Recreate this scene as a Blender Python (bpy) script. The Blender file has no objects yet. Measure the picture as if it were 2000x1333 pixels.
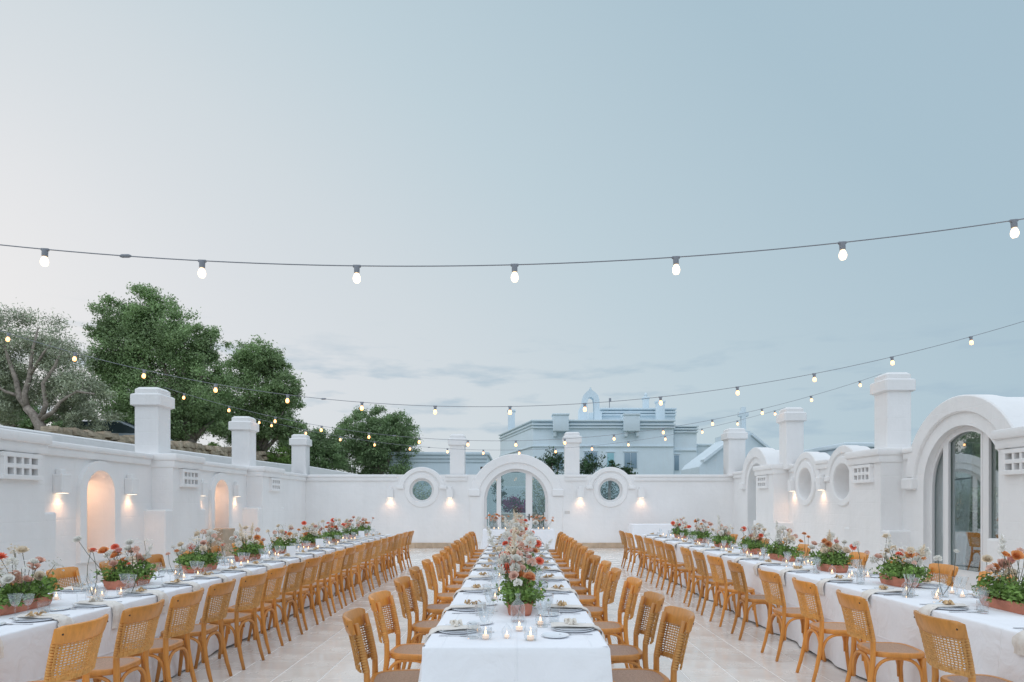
import bpy, bmesh, math, random
import numpy as np
from mathutils import Vector, Matrix, Euler
R = math.radians
PI = math.pi
rnd = random.Random(7)
S = bpy.context.scene
COL = S.collection

# ------------------------------------------------------------------ camera
F, PX, PY, H = 1290.0, 1008.0, 981.0, 1.58
cam_d = bpy.data.cameras.new('camera')
cam = bpy.data.objects.new('camera', cam_d)
COL.objects.link(cam)
cam.location = (0, 0, H)
cam.rotation_euler = (R(90), 0, 0)
cam_d.sensor_width = 36
cam_d.lens = F / 2000 * 36
cam_d.shift_x = -(PX - 1000) / 2000
cam_d.shift_y = (PY - 666.5) / 2000
cam_d.clip_start = 0.05
cam_d.clip_end = 3000
S.camera = cam

# ------------------------------------------------------------------ sky
GLOW_AZ, GLOW_EL = R(-42), R(17)          # the last light lies ahead and to the left
gd = Vector((math.sin(GLOW_AZ) * math.cos(GLOW_EL), math.cos(GLOW_AZ) * math.cos(GLOW_EL), math.sin(GLOW_EL)))
W = bpy.data.worlds.new('World')
S.world = W
W.use_nodes = True
nt = W.node_tree
nt.nodes.clear()
def wn(t, **k):
    n = nt.nodes.new(t)
    for a, b in k.items():
        setattr(n, a, b)
    return n
def wl(a, b):
    nt.links.new(a, b)
tc = wn('ShaderNodeTexCoord')
dot = wn('ShaderNodeVectorMath', operation='DOT_PRODUCT')
dot.inputs[1].default_value = gd
wl(tc.outputs['Generated'], dot.inputs[0])
ac = wn('ShaderNodeMath', operation='ARCCOSINE')
wl(dot.outputs['Value'], ac.inputs[0])
nd = wn('ShaderNodeMath', operation='DIVIDE')
nd.inputs[1].default_value = PI
wl(ac.outputs[0], nd.inputs[0])
ramp = wn('ShaderNodeValToRGB')
def s2l(*c):
    return tuple((v / 255 / 12.92 if v / 255 <= .04045 else ((v / 255 + .055) / 1.055) ** 2.4) for v in c) + (1,)
stops = [(0.0, (217, 218, 222)), (0.12, (212, 216, 221)), (0.22, (202, 211, 217)), (0.32, (186, 203, 212)),
         (0.46, (166, 189, 202)), (0.70, (152, 178, 196)), (1.0, (144, 170, 190))]
el = ramp.color_ramp.elements
el[0].position, el[0].color = stops[0][0], s2l(*stops[0][1])
el[1].position, el[1].color = stops[-1][0], s2l(*stops[-1][1])
for p, c in stops[1:-1]:
    e = el.new(p)
    e.color = s2l(*c)
sz0 = wn('ShaderNodeSeparateXYZ')
wl(tc.outputs['Generated'], sz0.inputs[0])
hi = wn('ShaderNodeMapRange')                      # the sky deepens towards the zenith
hi.inputs[1].default_value, hi.inputs[2].default_value, hi.inputs[4].default_value = .16, 1.0, .30
wl(sz0.outputs['Z'], hi.inputs[0])
ad0 = wn('ShaderNodeMath', operation='ADD')
wl(nd.outputs[0], ad0.inputs[0])
wl(hi.outputs[0], ad0.inputs[1])
wl(ad0.outputs[0], ramp.inputs[0])
sky = wn('ShaderNodeTexSky', sky_type='NISHITA')
sky.sun_disc = False
sky.sun_elevation = GLOW_EL
sky.sun_rotation = GLOW_AZ
sky.air_density = 1.0
sky.dust_density = 2.0
skys = wn('ShaderNodeVectorMath', operation='SCALE')
skys.inputs['Scale'].default_value = 0.07
wl(sky.outputs[0], skys.inputs[0])
mixs = wn('ShaderNodeMix', data_type='RGBA')
mixs.inputs['Factor'].default_value = 0.03
wl(ramp.outputs[0], mixs.inputs['A'])
wl(skys.outputs[0], mixs.inputs['B'])
# thin evening cloud bars low over the horizon
mp = wn('ShaderNodeMapping')
mp.inputs['Scale'].default_value = (5.5, 5.5, 26)
wl(tc.outputs['Generated'], mp.inputs[0])
cn = wn('ShaderNodeTexNoise')
cn.inputs['Scale'].default_value = 1.5
cn.inputs['Detail'].default_value = 6
cn.inputs['Roughness'].default_value = .55
wl(mp.outputs[0], cn.inputs['Vector'])
cr = wn('ShaderNodeMapRange')
cr.inputs[1].default_value, cr.inputs[2].default_value = .53, .66
wl(cn.outputs['Fac'], cr.inputs[0])
sx = wn('ShaderNodeSeparateXYZ')
wl(tc.outputs['Generated'], sx.inputs[0])
band = wn('ShaderNodeValToRGB')
be = band.color_ramp.elements
be[0].position, be[0].color = 0.06, (.58, .58, .58, 1)
be[1].position, be[1].color = 0.26, (0, 0, 0, 1)
e = be.new(.18); e.color = (.58, .58, .58, 1)
wl(sx.outputs['Z'], band.inputs[0])
cm = wn('ShaderNodeMath', operation='MULTIPLY')
wl(cr.outputs[0], cm.inputs[0])
wl(band.outputs[0], cm.inputs[1])
mixc = wn('ShaderNodeMix', data_type='RGBA')
wl(cm.outputs[0], mixc.inputs['Factor'])
wl(mixs.outputs['Result'], mixc.inputs['A'])
mixc.inputs['B'].default_value = s2l(160, 182, 198)
bg = wn('ShaderNodeBackground')
bg.inputs['Strength'].default_value = 0.62
wl(mixc.outputs['Result'], bg.inputs['Color'])
wo = wn('ShaderNodeOutputWorld')
wl(bg.outputs[0], wo.inputs[0])

# ------------------------------------------------------------------ sun (very soft lamp added to fill from overhead, slightly behind the camera)
sky_fill_d = bpy.data.lights.new('sun', 'SUN')
sky_fill_d.energy = 1.0
sky_fill_d.angle = R(130)
sky_fill_d.color = (.97, .95, 1.0)
sun = bpy.data.objects.new('sun', sky_fill_d)
COL.objects.link(sun)
sd_ = Vector((-.12, -.34, .93)).normalized()      # broad light of the open dusk sky overhead
sun.rotation_euler = (-sd_).to_track_quat('-Z', 'Y').to_euler()
sun.location = (-20, 20, 20)

S.view_settings.view_transform = 'Standard'
S.view_settings.look = 'None'
S.view_settings.exposure = 0.80
S.view_settings.gamma = 1.0
S.view_settings.use_curve_mapping = False
S.render.engine = 'CYCLES'
cy = S.cycles
cy.max_bounces = 10
cy.diffuse_bounces = 5
cy.glossy_bounces = 4
cy.transmission_bounces = 8
cy.transparent_max_bounces = 40
cy.caustics_reflective = False
cy.caustics_refractive = False
cy.sample_clamp_indirect = 6
cy.use_denoising = True
try:
    cy.denoiser = 'OPENIMAGEDENOISE'
except Exception:
    pass

# ------------------------------------------------------------------ helpers
def at(px, py, Y):
    """photograph pixel + depth -> world point"""
    return Vector(((px - PX) / F * Y, Y, H - (py - PY) / F * Y))

class MB:
    """collects geometry for ONE mesh"""
    def __init__(s):
        s.v, s.f = [], []
    def add(s, vs, fs):
        o = len(s.v)
        s.v += [tuple(p) for p in vs]
        s.f += [tuple(i + o for i in f) for f in fs]
        return s
    def loft(s, rings, closed=True, cap=True):
        n = len(rings[0])
        vs = [p for r in rings for p in r]
        fs = []
        for k in range(len(rings) - 1):
            for i in range(n if closed else n - 1):
                j = (i + 1) % n
                fs.append((k * n + i, k * n + j, (k + 1) * n + j, (k + 1) * n + i))
        if cap and closed:
            fs.append(tuple(reversed(range(n))))
            fs.append(tuple((len(rings) - 1) * n + i for i in range(n)))
        return s.add(vs, fs)
    def box(s, c, d, bev=0, rot=None, seg=2):
        bm = bmesh.new()
        bmesh.ops.create_cube(bm, size=1)
        for v in bm.verts:
            v.co = Vector((v.co.x * d[0], v.co.y * d[1], v.co.z * d[2]))
        if bev:
            bmesh.ops.bevel(bm, geom=bm.edges[:], offset=bev, segments=seg, affect='EDGES', profile=.5)
        M = Matrix.Translation(c) @ (rot.to_matrix().to_4x4() if rot else Matrix())
        bm.verts.index_update()
        s.add([M @ v.co for v in bm.verts], [[v.index for v in f.verts] for f in bm.faces])
        bm.free()
        return s
    def box2(s, a, b, bev=0, seg=2):
        return s.box(((a[0] + b[0]) / 2, (a[1] + b[1]) / 2, (a[2] + b[2]) / 2),
                     (abs(b[0] - a[0]), abs(b[1] - a[1]), abs(b[2] - a[2])), bev, None, seg)
    def tube(s, path, r, n=8, cap=True, ry=None):
        path = [Vector(p) for p in path]
        m = len(path)
        rs = r if isinstance(r, (list, tuple)) else [r] * m
        rings = []
        t0 = (path[1] - path[0]).normalized()
        u = t0.orthogonal().normalized()
        for i, p in enumerate(path):
            t = (path[min(i + 1, m - 1)] - path[max(i - 1, 0)])
            t = t.normalized() if t.length > 1e-9 else t0
            u = (u - t * u.dot(t))
            u = u.normalized() if u.length > 1e-6 else t.orthogonal().normalized()
            w = t.cross(u)
            rings.append([p + (u * math.cos(2 * PI * k / n) + w * math.sin(2 * PI * k / n)) * rs[i] for k in range(n)])
        return s.loft(rings, True, cap)
    def lathe(s, prof, n=24, c=(0, 0, 0), flute=0, k=0, cap=False):
        rings = []
        for q in prof:
            r, z = q[0], q[1]
            fl = q[2] if len(q) > 2 else flute
            rings.append([(c[0] + r * (1 + fl * math.cos(k * 2 * PI * i / n)) * math.cos(2 * PI * i / n),
                           c[1] + r * (1 + fl * math.cos(k * 2 * PI * i / n)) * math.sin(2 * PI * i / n), c[2] + z) for i in range(n)])
        return s.loft(rings, True, cap)
    def mesh(s, name, mat, smooth=None):
        me = bpy.data.meshes.new(name)
        me.from_pydata(s.v, [], s.f)
        if mat:
            me.materials.append(mat)
        if smooth is not None:
            me.polygons.foreach_set('use_smooth', [True] * len(me.polygons))
            if smooth < 179:
                me.set_sharp_from_angle(angle=R(smooth))
        me.update()
        return me

def ob(name, me, parent=None, loc=None, rot=None, scale=None):
    o = bpy.data.objects.new(name, me)
    COL.objects.link(o)
    if parent is not None:
        o.parent = parent
    if loc is not None:
        o.location = loc
    if rot is not None:
        o.rotation_euler = rot
    if scale is not None:
        o.scale = scale
    return o

def tag(o, label=None, cat=None, group=None, kind=None):
    if label:
        o['label'] = label
    if cat:
        o['category'] = cat
    if group:
        o['group'] = group
    if kind:
        o['kind'] = kind
    return o

def thing(name, label, cat, loc=(0, 0, 0), rz=0, group=None):
    o = ob(name, None, None, loc, (0, 0, rz))
    o.empty_display_size = .1
    return tag(o, label, cat, group)

KIDS = {}
def copy_tree(o, parent=None):
    c = o.copy()
    COL.objects.link(c)
    if parent is not None:
        c.parent = parent
    for ch in o.children:
        copy_tree(ch, c)
    return c

ORD = ('first second third fourth fifth sixth seventh eighth ninth tenth eleventh twelfth thirteenth fourteenth fifteenth '
       'sixteenth seventeenth eighteenth nineteenth twentieth').split()

# ------------------------------------------------------------------ materials
def mat(name, col, rough=.6, spec=.5, var=.0, vscale=3, bump=0, bscale=40, metal=0, col2=None, rand=0, emit=None, estr=0,
        transl=0, detail=4, stretch=None, coords='Object', coat=0, tone=False):
    m = bpy.data.materials.new(name)
    m.use_nodes = True
    t = m.node_tree
    b = t.nodes['Principled BSDF']
    L = t.links.new
    b.inputs['Roughness'].default_value = rough
    b.inputs['Specular IOR Level'].default_value = spec
    b.inputs['Metallic'].default_value = metal
    b.inputs['Coat Weight'].default_value = coat
    c = tuple(col) + (1,)
    b.inputs['Base Color'].default_value = c
    out = None
    if var or bump:
        tc = t.nodes.new('ShaderNodeTexCoord')
        vec = tc.outputs[coords]
        if stretch:
            mp = t.nodes.new('ShaderNodeMapping')
            mp.inputs['Scale'].default_value = stretch
            L(vec, mp.inputs[0])
            vec = mp.outputs[0]
    if var or col2:
        n = t.nodes.new('ShaderNodeTexNoise')
        n.inputs['Scale'].default_value = vscale
        n.inputs['Detail'].default_value = detail
        n.inputs['Roughness'].default_value = .6
        L(vec, n.inputs['Vector'])
        mr = t.nodes.new('ShaderNodeMapRange')
        mr.inputs[1].default_value, mr.inputs[2].default_value = .3, .7
        L(n.outputs['Fac'], mr.inputs[0])
        mx = t.nodes.new('ShaderNodeMix')
        mx.data_type = 'RGBA'
        L(mr.outputs[0], mx.inputs['Factor'])
        a = tuple(v * (1 - var) for v in col)
        z = tuple(col2) if col2 else tuple(min(1, v * (1 + var)) for v in col)
        mx.inputs['A'].default_value = a + (1,)
        mx.inputs['B'].default_value = z + (1,)
        out = mx.outputs['Result']
    if rand:
        oi = t.nodes.new('ShaderNodeObjectInfo')
        gi = t.nodes.new('ShaderNodeNewGeometry')
        ad = t.nodes.new('ShaderNodeMath')
        L(oi.outputs['Random'], ad.inputs[0])
        L(gi.outputs['Random Per Island'], ad.inputs[1])
        fr = t.nodes.new('ShaderNodeMath')
        fr.operation = 'FRACT'
        L(ad.outputs[0], fr.inputs[0])
        mr2 = t.nodes.new('ShaderNodeMapRange')
        mr2.inputs[3].default_value, mr2.inputs[4].default_value = 1 - rand, 1 + rand
        L(fr.outputs[0], mr2.inputs[0])
        hs = t.nodes.new('ShaderNodeVectorMath')
        hs.operation = 'SCALE'
        if out:
            L(out, hs.inputs[0])
        else:
            hs.inputs[0].default_value = col
        L(mr2.outputs[0], hs.inputs['Scale'])
        out = hs.outputs[0]
    if tone:
        oc_ = t.nodes.new('ShaderNodeObjectInfo')
        mt = t.nodes.new('ShaderNodeVectorMath')
        mt.operation = 'MULTIPLY'
        L(out, mt.inputs[0])
        L(oc_.outputs['Color'], mt.inputs[1])
        out = mt.outputs[0]
    if out:
        L(out, b.inputs['Base Color'])
    if bump:
        n2 = t.nodes.new('ShaderNodeTexNoise')
        n2.inputs['Scale'].default_value = bscale
        n2.inputs['Detail'].default_value = 5
        L(vec, n2.inputs['Vector'])
        bp = t.nodes.new('ShaderNodeBump')
        bp.inputs['Strength'].default_value = bump
        bp.inputs['Distance'].default_value = .02
        L(n2.outputs['Fac'], bp.inputs['Height'])
        L(bp.outputs[0], b.inputs['Normal'])
    if emit:
        b.inputs['Emission Color'].default_value = tuple(emit) + (1,)
        b.inputs['Emission Strength'].default_value = estr
    if transl:
        tr = t.nodes.new('ShaderNodeBsdfTranslucent')
        if out:
            L(out, tr.inputs['Color'])
        else:
            tr.inputs['Color'].default_value = c
        ms = t.nodes.new('ShaderNodeMixShader')
        ms.inputs[0].default_value = transl
        L(b.outputs[0], ms.inputs[1])
        L(tr.outputs[0], ms.inputs[2])
        L(ms.outputs[0], t.nodes['Material Output'].inputs['Surface'])
    return m

def glass_mat(name, tint, refl=1.0, rough=.02, ior=1.5, haze=0):
    """clear thin glass: what lies behind shows through, the surface mirrors by Fresnel"""
    m = bpy.data.materials.new(name)
    m.use_nodes = True
    t = m.node_tree
    t.nodes.clear()
    L = t.links.new
    tr = t.nodes.new('ShaderNodeBsdfTransparent')
    tr.inputs[0].default_value = tuple(tint) + (1,)
    gl = t.nodes.new('ShaderNodeBsdfGlossy')
    gl.inputs['Roughness'].default_value = rough
    gl.inputs['Color'].default_value = (1, 1, 1, 1)
    lw_ = t.nodes.new('ShaderNodeLayerWeight')
    lw_.inputs['Blend'].default_value = .5
    pw = t.nodes.new('ShaderNodeMath')
    pw.operation = 'POWER'
    pw.inputs[1].default_value = 4.0
    L(lw_.outputs['Facing'], pw.inputs[0])
    ml = t.nodes.new('ShaderNodeMath')
    ml.operation = 'MULTIPLY_ADD'
    ml.use_clamp = True
    ml.inputs[1].default_value = .8
    ml.inputs[2].default_value = .045 * refl
    L(pw.outputs[0], ml.inputs[0])
    ms = t.nodes.new('ShaderNodeMixShader')
    L(ml.outputs[0], ms.inputs[0])
    L(tr.outputs[0], ms.inputs[1])
    L(gl.outputs[0], ms.inputs[2])
    last = ms
    if haze:
        df = t.nodes.new('ShaderNodeBsdfDiffuse')
        df.inputs[0].default_value = (.9, .9, .9, 1)
        m2 = t.nodes.new('ShaderNodeMixShader')
        m2.inputs[0].default_value = haze
        L(ms.outputs[0], m2.inputs[1])
        L(df.outputs[0], m2.inputs[2])
        last = m2
    o = t.nodes.new('ShaderNodeOutputMaterial')
    L(last.outputs[0], o.inputs[0])
    return m

M = {}
def plaster(name, col):
    """limewashed masonry: soft undulation, faint coursing of the blocks beneath"""
    m = mat(name, col, .85, .25, var=.035, vscale=.9, detail=6)
    t = m.node_tree
    L = t.links.new
    tc = t.nodes.new('ShaderNodeTexCoord')
    sp = t.nodes.new('ShaderNodeSeparateXYZ')
    L(tc.outputs['Object'], sp.inputs[0])
    ad = t.nodes.new('ShaderNodeMath')
    L(sp.outputs['X'], ad.inputs[0])
    L(sp.outputs['Y'], ad.inputs[1])
    cb = t.nodes.new('ShaderNodeCombineXYZ')
    L(ad.outputs[0], cb.inputs[0])
    L(sp.outputs['Z'], cb.inputs[1])
    br = t.nodes.new('ShaderNodeTexBrick')
    br.inputs['Scale'].default_value = 1
    br.inputs['Brick Width'].default_value = .55
    br.inputs['Row Height'].default_value = .26
    br.inputs['Mortar Size'].default_value = .012
    br.inputs['Mortar Smooth'].default_value = 1
    L(cb.outputs[0], br.inputs['Vector'])
    n = t.nodes.new('ShaderNodeTexNoise')
    n.inputs['Scale'].default_value = 7
    n.inputs['Detail'].default_value = 6
    L(tc.outputs['Object'], n.inputs['Vector'])
    # rain streaks and patched paint
    mpS = t.nodes.new('ShaderNodeMapping')
    mpS.inputs['Scale'].default_value = (2.6, 2.6, .45)
    L(tc.outputs['Object'], mpS.inputs[0])
    ns = t.nodes.new('ShaderNodeTexNoise')
    ns.inputs['Scale'].default_value = 1.6
    ns.inputs['Detail'].default_value = 7
    L(mpS.outputs[0], ns.inputs['Vector'])
    rs = t.nodes.new('ShaderNodeMapRange')
    rs.inputs[1].default_value, rs.inputs[2].default_value = .48, .72
    rs.inputs[3].default_value, rs.inputs[4].default_value = 0, .09
    L(ns.outputs['Fac'], rs.inputs[0])
    pb = t.nodes['Principled BSDF'].inputs['Base Color']
    src = pb.links[0].from_socket
    mxs = t.nodes.new('ShaderNodeMix')
    mxs.data_type = 'RGBA'
    L(rs.outputs[0], mxs.inputs['Factor'])
    L(src, mxs.inputs['A'])
    mxs.inputs['B'].default_value = (.60, .57, .53, 1)
    L(mxs.outputs['Result'], pb)
    b1 = t.nodes.new('ShaderNodeBump')
    b1.inputs['Strength'].default_value = .32
    b1.inputs['Distance'].default_value = .03
    L(n.outputs['Fac'], b1.inputs['Height'])
    b2 = t.nodes.new('ShaderNodeBump')
    b2.invert = True
    b2.inputs['Strength'].default_value = .16
    b2.inputs['Distance'].default_value = .02
    L(br.outputs['Fac'], b2.inputs['Height'])
    L(b1.outputs[0], b2.inputs['Normal'])
    L(b2.outputs[0], t.nodes['Principled BSDF'].inputs['Normal'])
    return m
M['plaster'] = plaster('white_plaster', (.84, .825, .815))
M['plaster_far'] = plaster('blue_shade_plaster', (.68, .77, .82))  # white walls far off; their bluish dusk shade is put into this colour
M['trim'] = mat('painted_metal_white', (.80, .78, .77), .45)
M['white_lamp'] = mat('lamp_white', (.82, .81, .80), .6)
M['stone_skirt'] = mat('skirting_limestone', (.50, .38, .27), .6, var=.18, vscale=4, bump=.15, rand=.12)
M['grout'] = mat('pale_grout', (.86, .84, .81), .8)
M['wood'] = mat('honey_wood', (.61, .255, .052), .38, var=.13, vscale=6, stretch=(9, 9, .9), rand=.07, tone=True, coat=.15, bump=.04, bscale=30)
M['cane'] = mat('woven_cane', (.62, .315, .095), .55, var=.15, vscale=30, rand=.08, tone=True)
M['rattan'] = mat('rattan_seat', (.50, .33, .25), .65, var=.2, vscale=90, bump=.5, bscale=180, rand=.08, tone=True)
M['dark'] = mat('dark_peg', (.05, .03, .02), .5)
M['cloth'] = mat('white_linen', (.84, .84, .87), .9, .15, var=.02, vscale=3, bump=.06, bscale=14)
def linen():
    m = mat('white_linen_pressed', (.86, .86, .885), .9, .15, var=.02, vscale=3)
    t = m.node_tree
    L = t.links.new
    tc = t.nodes.new('ShaderNodeTexCoord')
    sp = t.nodes.new('ShaderNodeSeparateXYZ')
    L(tc.outputs['Object'], sp.inputs[0])
    ge = t.nodes.new('ShaderNodeNewGeometry')
    ab = t.nodes.new('ShaderNodeVectorMath')
    ab.operation = 'ABSOLUTE'
    L(ge.outputs['True Normal'], ab.inputs[0])
    sn = t.nodes.new('ShaderNodeSeparateXYZ')
    L(ab.outputs[0], sn.inputs[0])
    def pick(nrm_out, a_out, b_out):          # a where the cloth faces that way, b elsewhere
        gt = t.nodes.new('ShaderNodeMath')
        gt.operation = 'GREATER_THAN'
        gt.inputs[1].default_value = .6
        L(nrm_out, gt.inputs[0])
        mm = t.nodes.new('ShaderNodeMix')
        L(gt.outputs[0], mm.inputs['Factor'])
        L(b_out, mm.inputs['A']); L(a_out, mm.inputs['B'])
        return mm.outputs['Result']
    cb = t.nodes.new('ShaderNodeCombineXYZ')
    L(pick(sn.outputs['Y'], sp.outputs['X'], sp.outputs['Y']), cb.inputs[0])
    L(pick(sn.outputs['Z'], sp.outputs['X'], sp.outputs['Z']), cb.inputs[1])
    br = t.nodes.new('ShaderNodeTexBrick')
    br.offset = 0
    br.inputs['Scale'].default_value = 1
    br.inputs['Brick Width'].default_value = .74
    br.inputs['Row Height'].default_value = .42
    br.inputs['Mortar Size'].default_value = .012
    br.inputs['Mortar Smooth'].default_value = 1
    L(cb.outputs[0], br.inputs['Vector'])
    n = t.nodes.new('ShaderNodeTexNoise')
    n.inputs['Scale'].default_value = 4.5
    n.inputs['Detail'].default_value = 4
    n.inputs['Distortion'].default_value = 1.2
    L(tc.outputs['Object'], n.inputs['Vector'])
    b1 = t.nodes.new('ShaderNodeBump')
    b1.inputs['Strength'].default_value = .35
    b1.inputs['Distance'].default_value = .05
    L(n.outputs['Fac'], b1.inputs['Height'])
    b2 = t.nodes.new('ShaderNodeBump')
    b2.inputs['Strength'].default_value = .32
    b2.inputs['Distance'].default_value = .012
    L(br.outputs['Fac'], b2.inputs['Height'])
    L(b1.outputs[0], b2.inputs['Normal'])
    L(b2.outputs[0], t.nodes['Principled BSDF'].inputs['Normal'])
    return m
M['tablecloth'] = linen()
M['napkin'] = mat('oat_linen', (.76, .71, .655), .9, .1, var=.06, vscale=20, bump=.2, bscale=60)
M['plate'] = mat('white_china', (.80, .82, .85), .12, .5)
M['charger'] = mat('blue_grey_charger', (.82, .84, .87), .2, .5)
M['steel'] = mat('cutlery_steel', (.70, .70, .72), .22, metal=1)
M['favour'] = mat('tan_ribbon', (.58, .40, .22), .8, var=.25, vscale=40, rand=.2)
M['favour2'] = mat('cream_tissue', (.80, .74, .66), .9, var=.1, vscale=30)
M['terracotta'] = mat('terracotta', (.56, .225, .15), .85, .2, var=.22, vscale=7, bump=.5, bscale=25, rand=.08)
M['leaf'] = mat('fresh_foliage', (.19, .31, .075), .5, .4, var=.5, vscale=14, rand=.35, transl=.25)
M['leaf_dark'] = mat('dark_foliage', (.04, .095, .03), .5, .4, var=.4, vscale=10, rand=.35, transl=.2)
M['stem'] = mat('flower_stem', (.085, .085, .04), .6, rand=.3)
M['paper'] = mat('menu_card', (.82, .82, .83), .7)
M['wax'] = mat('candle_wax', (.85, .78, .68), .5, emit=(1, .55, .28), estr=.25)
M['flame'] = mat('candle_flame', (1, .7, .4), .5, emit=(1, .55, .22), estr=4)
M['glass'] = glass_mat('clear_glass', (.955, .965, .97), 1.2, .03, haze=.02)
M['pane'] = glass_mat('window_glass', (.78, .84, .84), 2.2, .01)
M['pane_dim'] = glass_mat('tinted_window_glass', (.80, .87, .87), 6.0, .01)
M['cable'] = mat('cable_rubber', (.23, .24, .27), .6)
M['socket'] = mat('socket_plastic', (.24, .25, .28), .5)
M['bulb'] = mat('lit_bulb', (1, .9, .75), .3, emit=(1, .40, .085), estr=2.3)
M['bulb_near'] = mat('lit_bulb_white', (1, .9, .75), .3, emit=(1, .66, .36), estr=2.0)
M['lampface'] = mat('lit_diffuser', (1, .9, .75), .3, emit=(1, .78, .56), estr=2.5)
M['bark'] = mat('olive_bark', (.31, .26, .22), .9, var=.5, vscale=9, bump=1.0, bscale=22)
M['olive_leaf'] = mat('olive_leaf', (.43, .47, .33), .55, .4, var=.4, vscale=1.3, rand=.4, transl=.2)
M['tree_leaf'] = mat('tree_leaf', (.275, .385, .175), .5, .4, var=.4, vscale=.9, rand=.35, transl=.3)
M['tree_leaf2'] = mat('deep_tree_leaf', (.23, .335, .155), .5, .4, var=.4, vscale=.9, rand=.35, transl=.3)
M['citrus'] = mat('citrus_leaf', (.035, .085, .028), .35, .5, var=.4, vscale=3, rand=.4, transl=.15)
M['bract'] = mat('bougainvillea', (.33, .05, .19), .6, rand=.35, var=.3, vscale=5, transl=.3)
M['drystone'] = mat('dry_stone', (.44, .36, .27), .9, .2, var=.3, vscale=3, bump=.7, bscale=9, rand=.25)
M['earth'] = mat('dry_ground', (.36, .33, .27), .95, .1, var=.3, vscale=1.2, col2=(.16, .19, .09), bump=.5, bscale=4)
M['far_ground'] = mat('far_ground', (.30, .29, .22), .95, .1, var=.3, vscale=.1)
M['door_blue'] = mat('turquoise_door', (.28, .52, .58), .5)
M['shutter'] = mat('grey_blue_glass', (.22, .32, .40), .15, .6)
M['dark_room'] = mat('dim_room', (.20, .20, .19), .9)
M['porch'] = mat('dark_timber', (.06, .045, .035), .8)
M['carpaint'] = mat('silver_carpaint', (.45, .50, .56), .25, metal=.6, coat=.6)
M['carglass'] = mat('car_glass', (.03, .045, .05), .06, .7)
M['tyre'] = mat('tyre_rubber', (.02, .02, .02), .8)
M['plastic'] = mat('switch_plate', (.62, .60, .58), .5)

def travertine():
    m = mat('travertine', (.78, .73, .675), .22, .45, var=.055, vscale=2.2, detail=8, rand=.06, coat=.1, coords='Object', stretch=(1, 2.2, 1))
    t = m.node_tree
    L = t.links.new
    tc = t.nodes.new('ShaderNodeTexCoord')
    n = t.nodes.new('ShaderNodeTexNoise')
    n.inputs['Scale'].default_value = 3
    n.inputs['Detail'].default_value = 7
    L(tc.outputs['Object'], n.inputs['Vector'])
    mr = t.nodes.new('ShaderNodeMapRange')
    mr.inputs[1].default_value, mr.inputs[2].default_value = .35, .7
    mr.inputs[3].default_value, mr.inputs[4].default_value = .09, .36
    L(n.outputs['Fac'], mr.inputs[0])
    L(mr.outputs[0], t.nodes['Principled BSDF'].inputs['Roughness'])
    return m
M['tile'] = travertine()

# flower colours
for k, c in dict(white=(.86, .84, .79), cream=(.86, .76, .62), blush=(.86, .62, .52), coral=(.90, .25, .15), orange=(.86, .42, .17),
                 rust=(.76, .38, .19), pink=(.84, .46, .40)).items():
    M['fl_' + k] = mat('petal_' + k, c, .7, .2, var=.12, vscale=30, rand=.1, transl=.25)

# ------------------------------------------------------------------ ground and hillside
g = MB()
g.add([(-1500, -40, -.06), (1500, -40, -.06), (1500, 2600, -.06), (-1500, 2600, -.06)], [(0, 1, 2, 3)])
tag(ob('ground', g.mesh('ground', M['far_ground'])), 'flat dry ground running out to the horizon', kind='structure')
def hill_z(x, y):
    d = max(0, -x - 9.25)
    z = 2.55 + .5 * min(1, d / 2.5) + .06 * max(0, d - 3) + .018 * max(0, y - 16)
    fade = 1 - max(0, min(1, (y - 36) / 22))
    return (z + .12 * math.sin(x * 1.3) * math.sin(y * .9)) * fade - .1 * (1 - fade)
g = MB()
nx, ny = 60, 70
vs, fs = [], []
for i in range(nx + 1):
    for j in range(ny + 1):
        x, y = -9.25 - 110 * (i / nx) ** 1.8, 3 + 87 * j / ny
        vs.append((x, y, hill_z(x, y)))
for i in range(nx):
    for j in range(ny):
        a = i * (ny + 1) + j
        fs.append((a, a + 1, a + ny + 2, a + ny + 1))
g.add(vs, fs)
tag(ob('hillside', g.mesh('hillside', M['earth'], 180)), 'dry terraced hillside behind the niche wall', kind='structure')

# ------------------------------------------------------------------ tiled courtyard floor
XL, XR, YB = -7.2, 7.43, 22.6
g = MB().box2((XL - .3, 1.5, -.05), (XR + .3, YB + .3, .0))
floor = tag(ob('floor', g.mesh('floor', M['grout'])), 'pale travertine tiled courtyard floor', kind='structure')
TW, TL = .411, .62
def tile_box(b, x0, x1, y0, y1, z=.003):
    e = .0015
    b.add([(x0, y0, 0), (x1, y0, 0), (x1, y1, 0), (x0, y1, 0),
           (x0 + e, y0 + e, z), (x1 - e, y0 + e, z), (x1 - e, y1 - e, z), (x0 + e, y1 - e, z)],
          [(0, 1, 5, 4), (1, 2, 6, 5), (2, 3, 7, 6), (3, 0, 4, 7), (4, 5, 6, 7)])
tiles = []
i0, i1 = int(XL / TW) - 1, int(XR / TW) + 1
for i in range(i0, i1 + 1):
    x0, x1 = max(XL, i * TW - .1), min(XR, (i + 1) * TW - .1)
    if x1 - x0 < .05:
        continue
    off = (.31 if i % 2 else 0) + rnd.uniform(-.04, .04)
    for j in range(-1, 36):
        y0, y1 = max(1.5, 1.6 + off + j * TL), min(YB, 1.6 + off + (j + 1) * TL)
        if y1 - y0 < .05:
            continue
        tiles.append((x0, x1, y0, y1))
def tile_seen(t):
    x, y = (t[0] + t[1]) / 2, (t[2] + t[3]) / 2
    if t[3] < 5.75 or abs(x) / y > .80:
        return 1e9
    hid = 40 if (abs(x) < .45 or 3.2 < abs(x)) else 0
    return y + hid
tiles.sort(key=tile_seen)
gm = MB()
J = .0048
shared = {}
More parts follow.
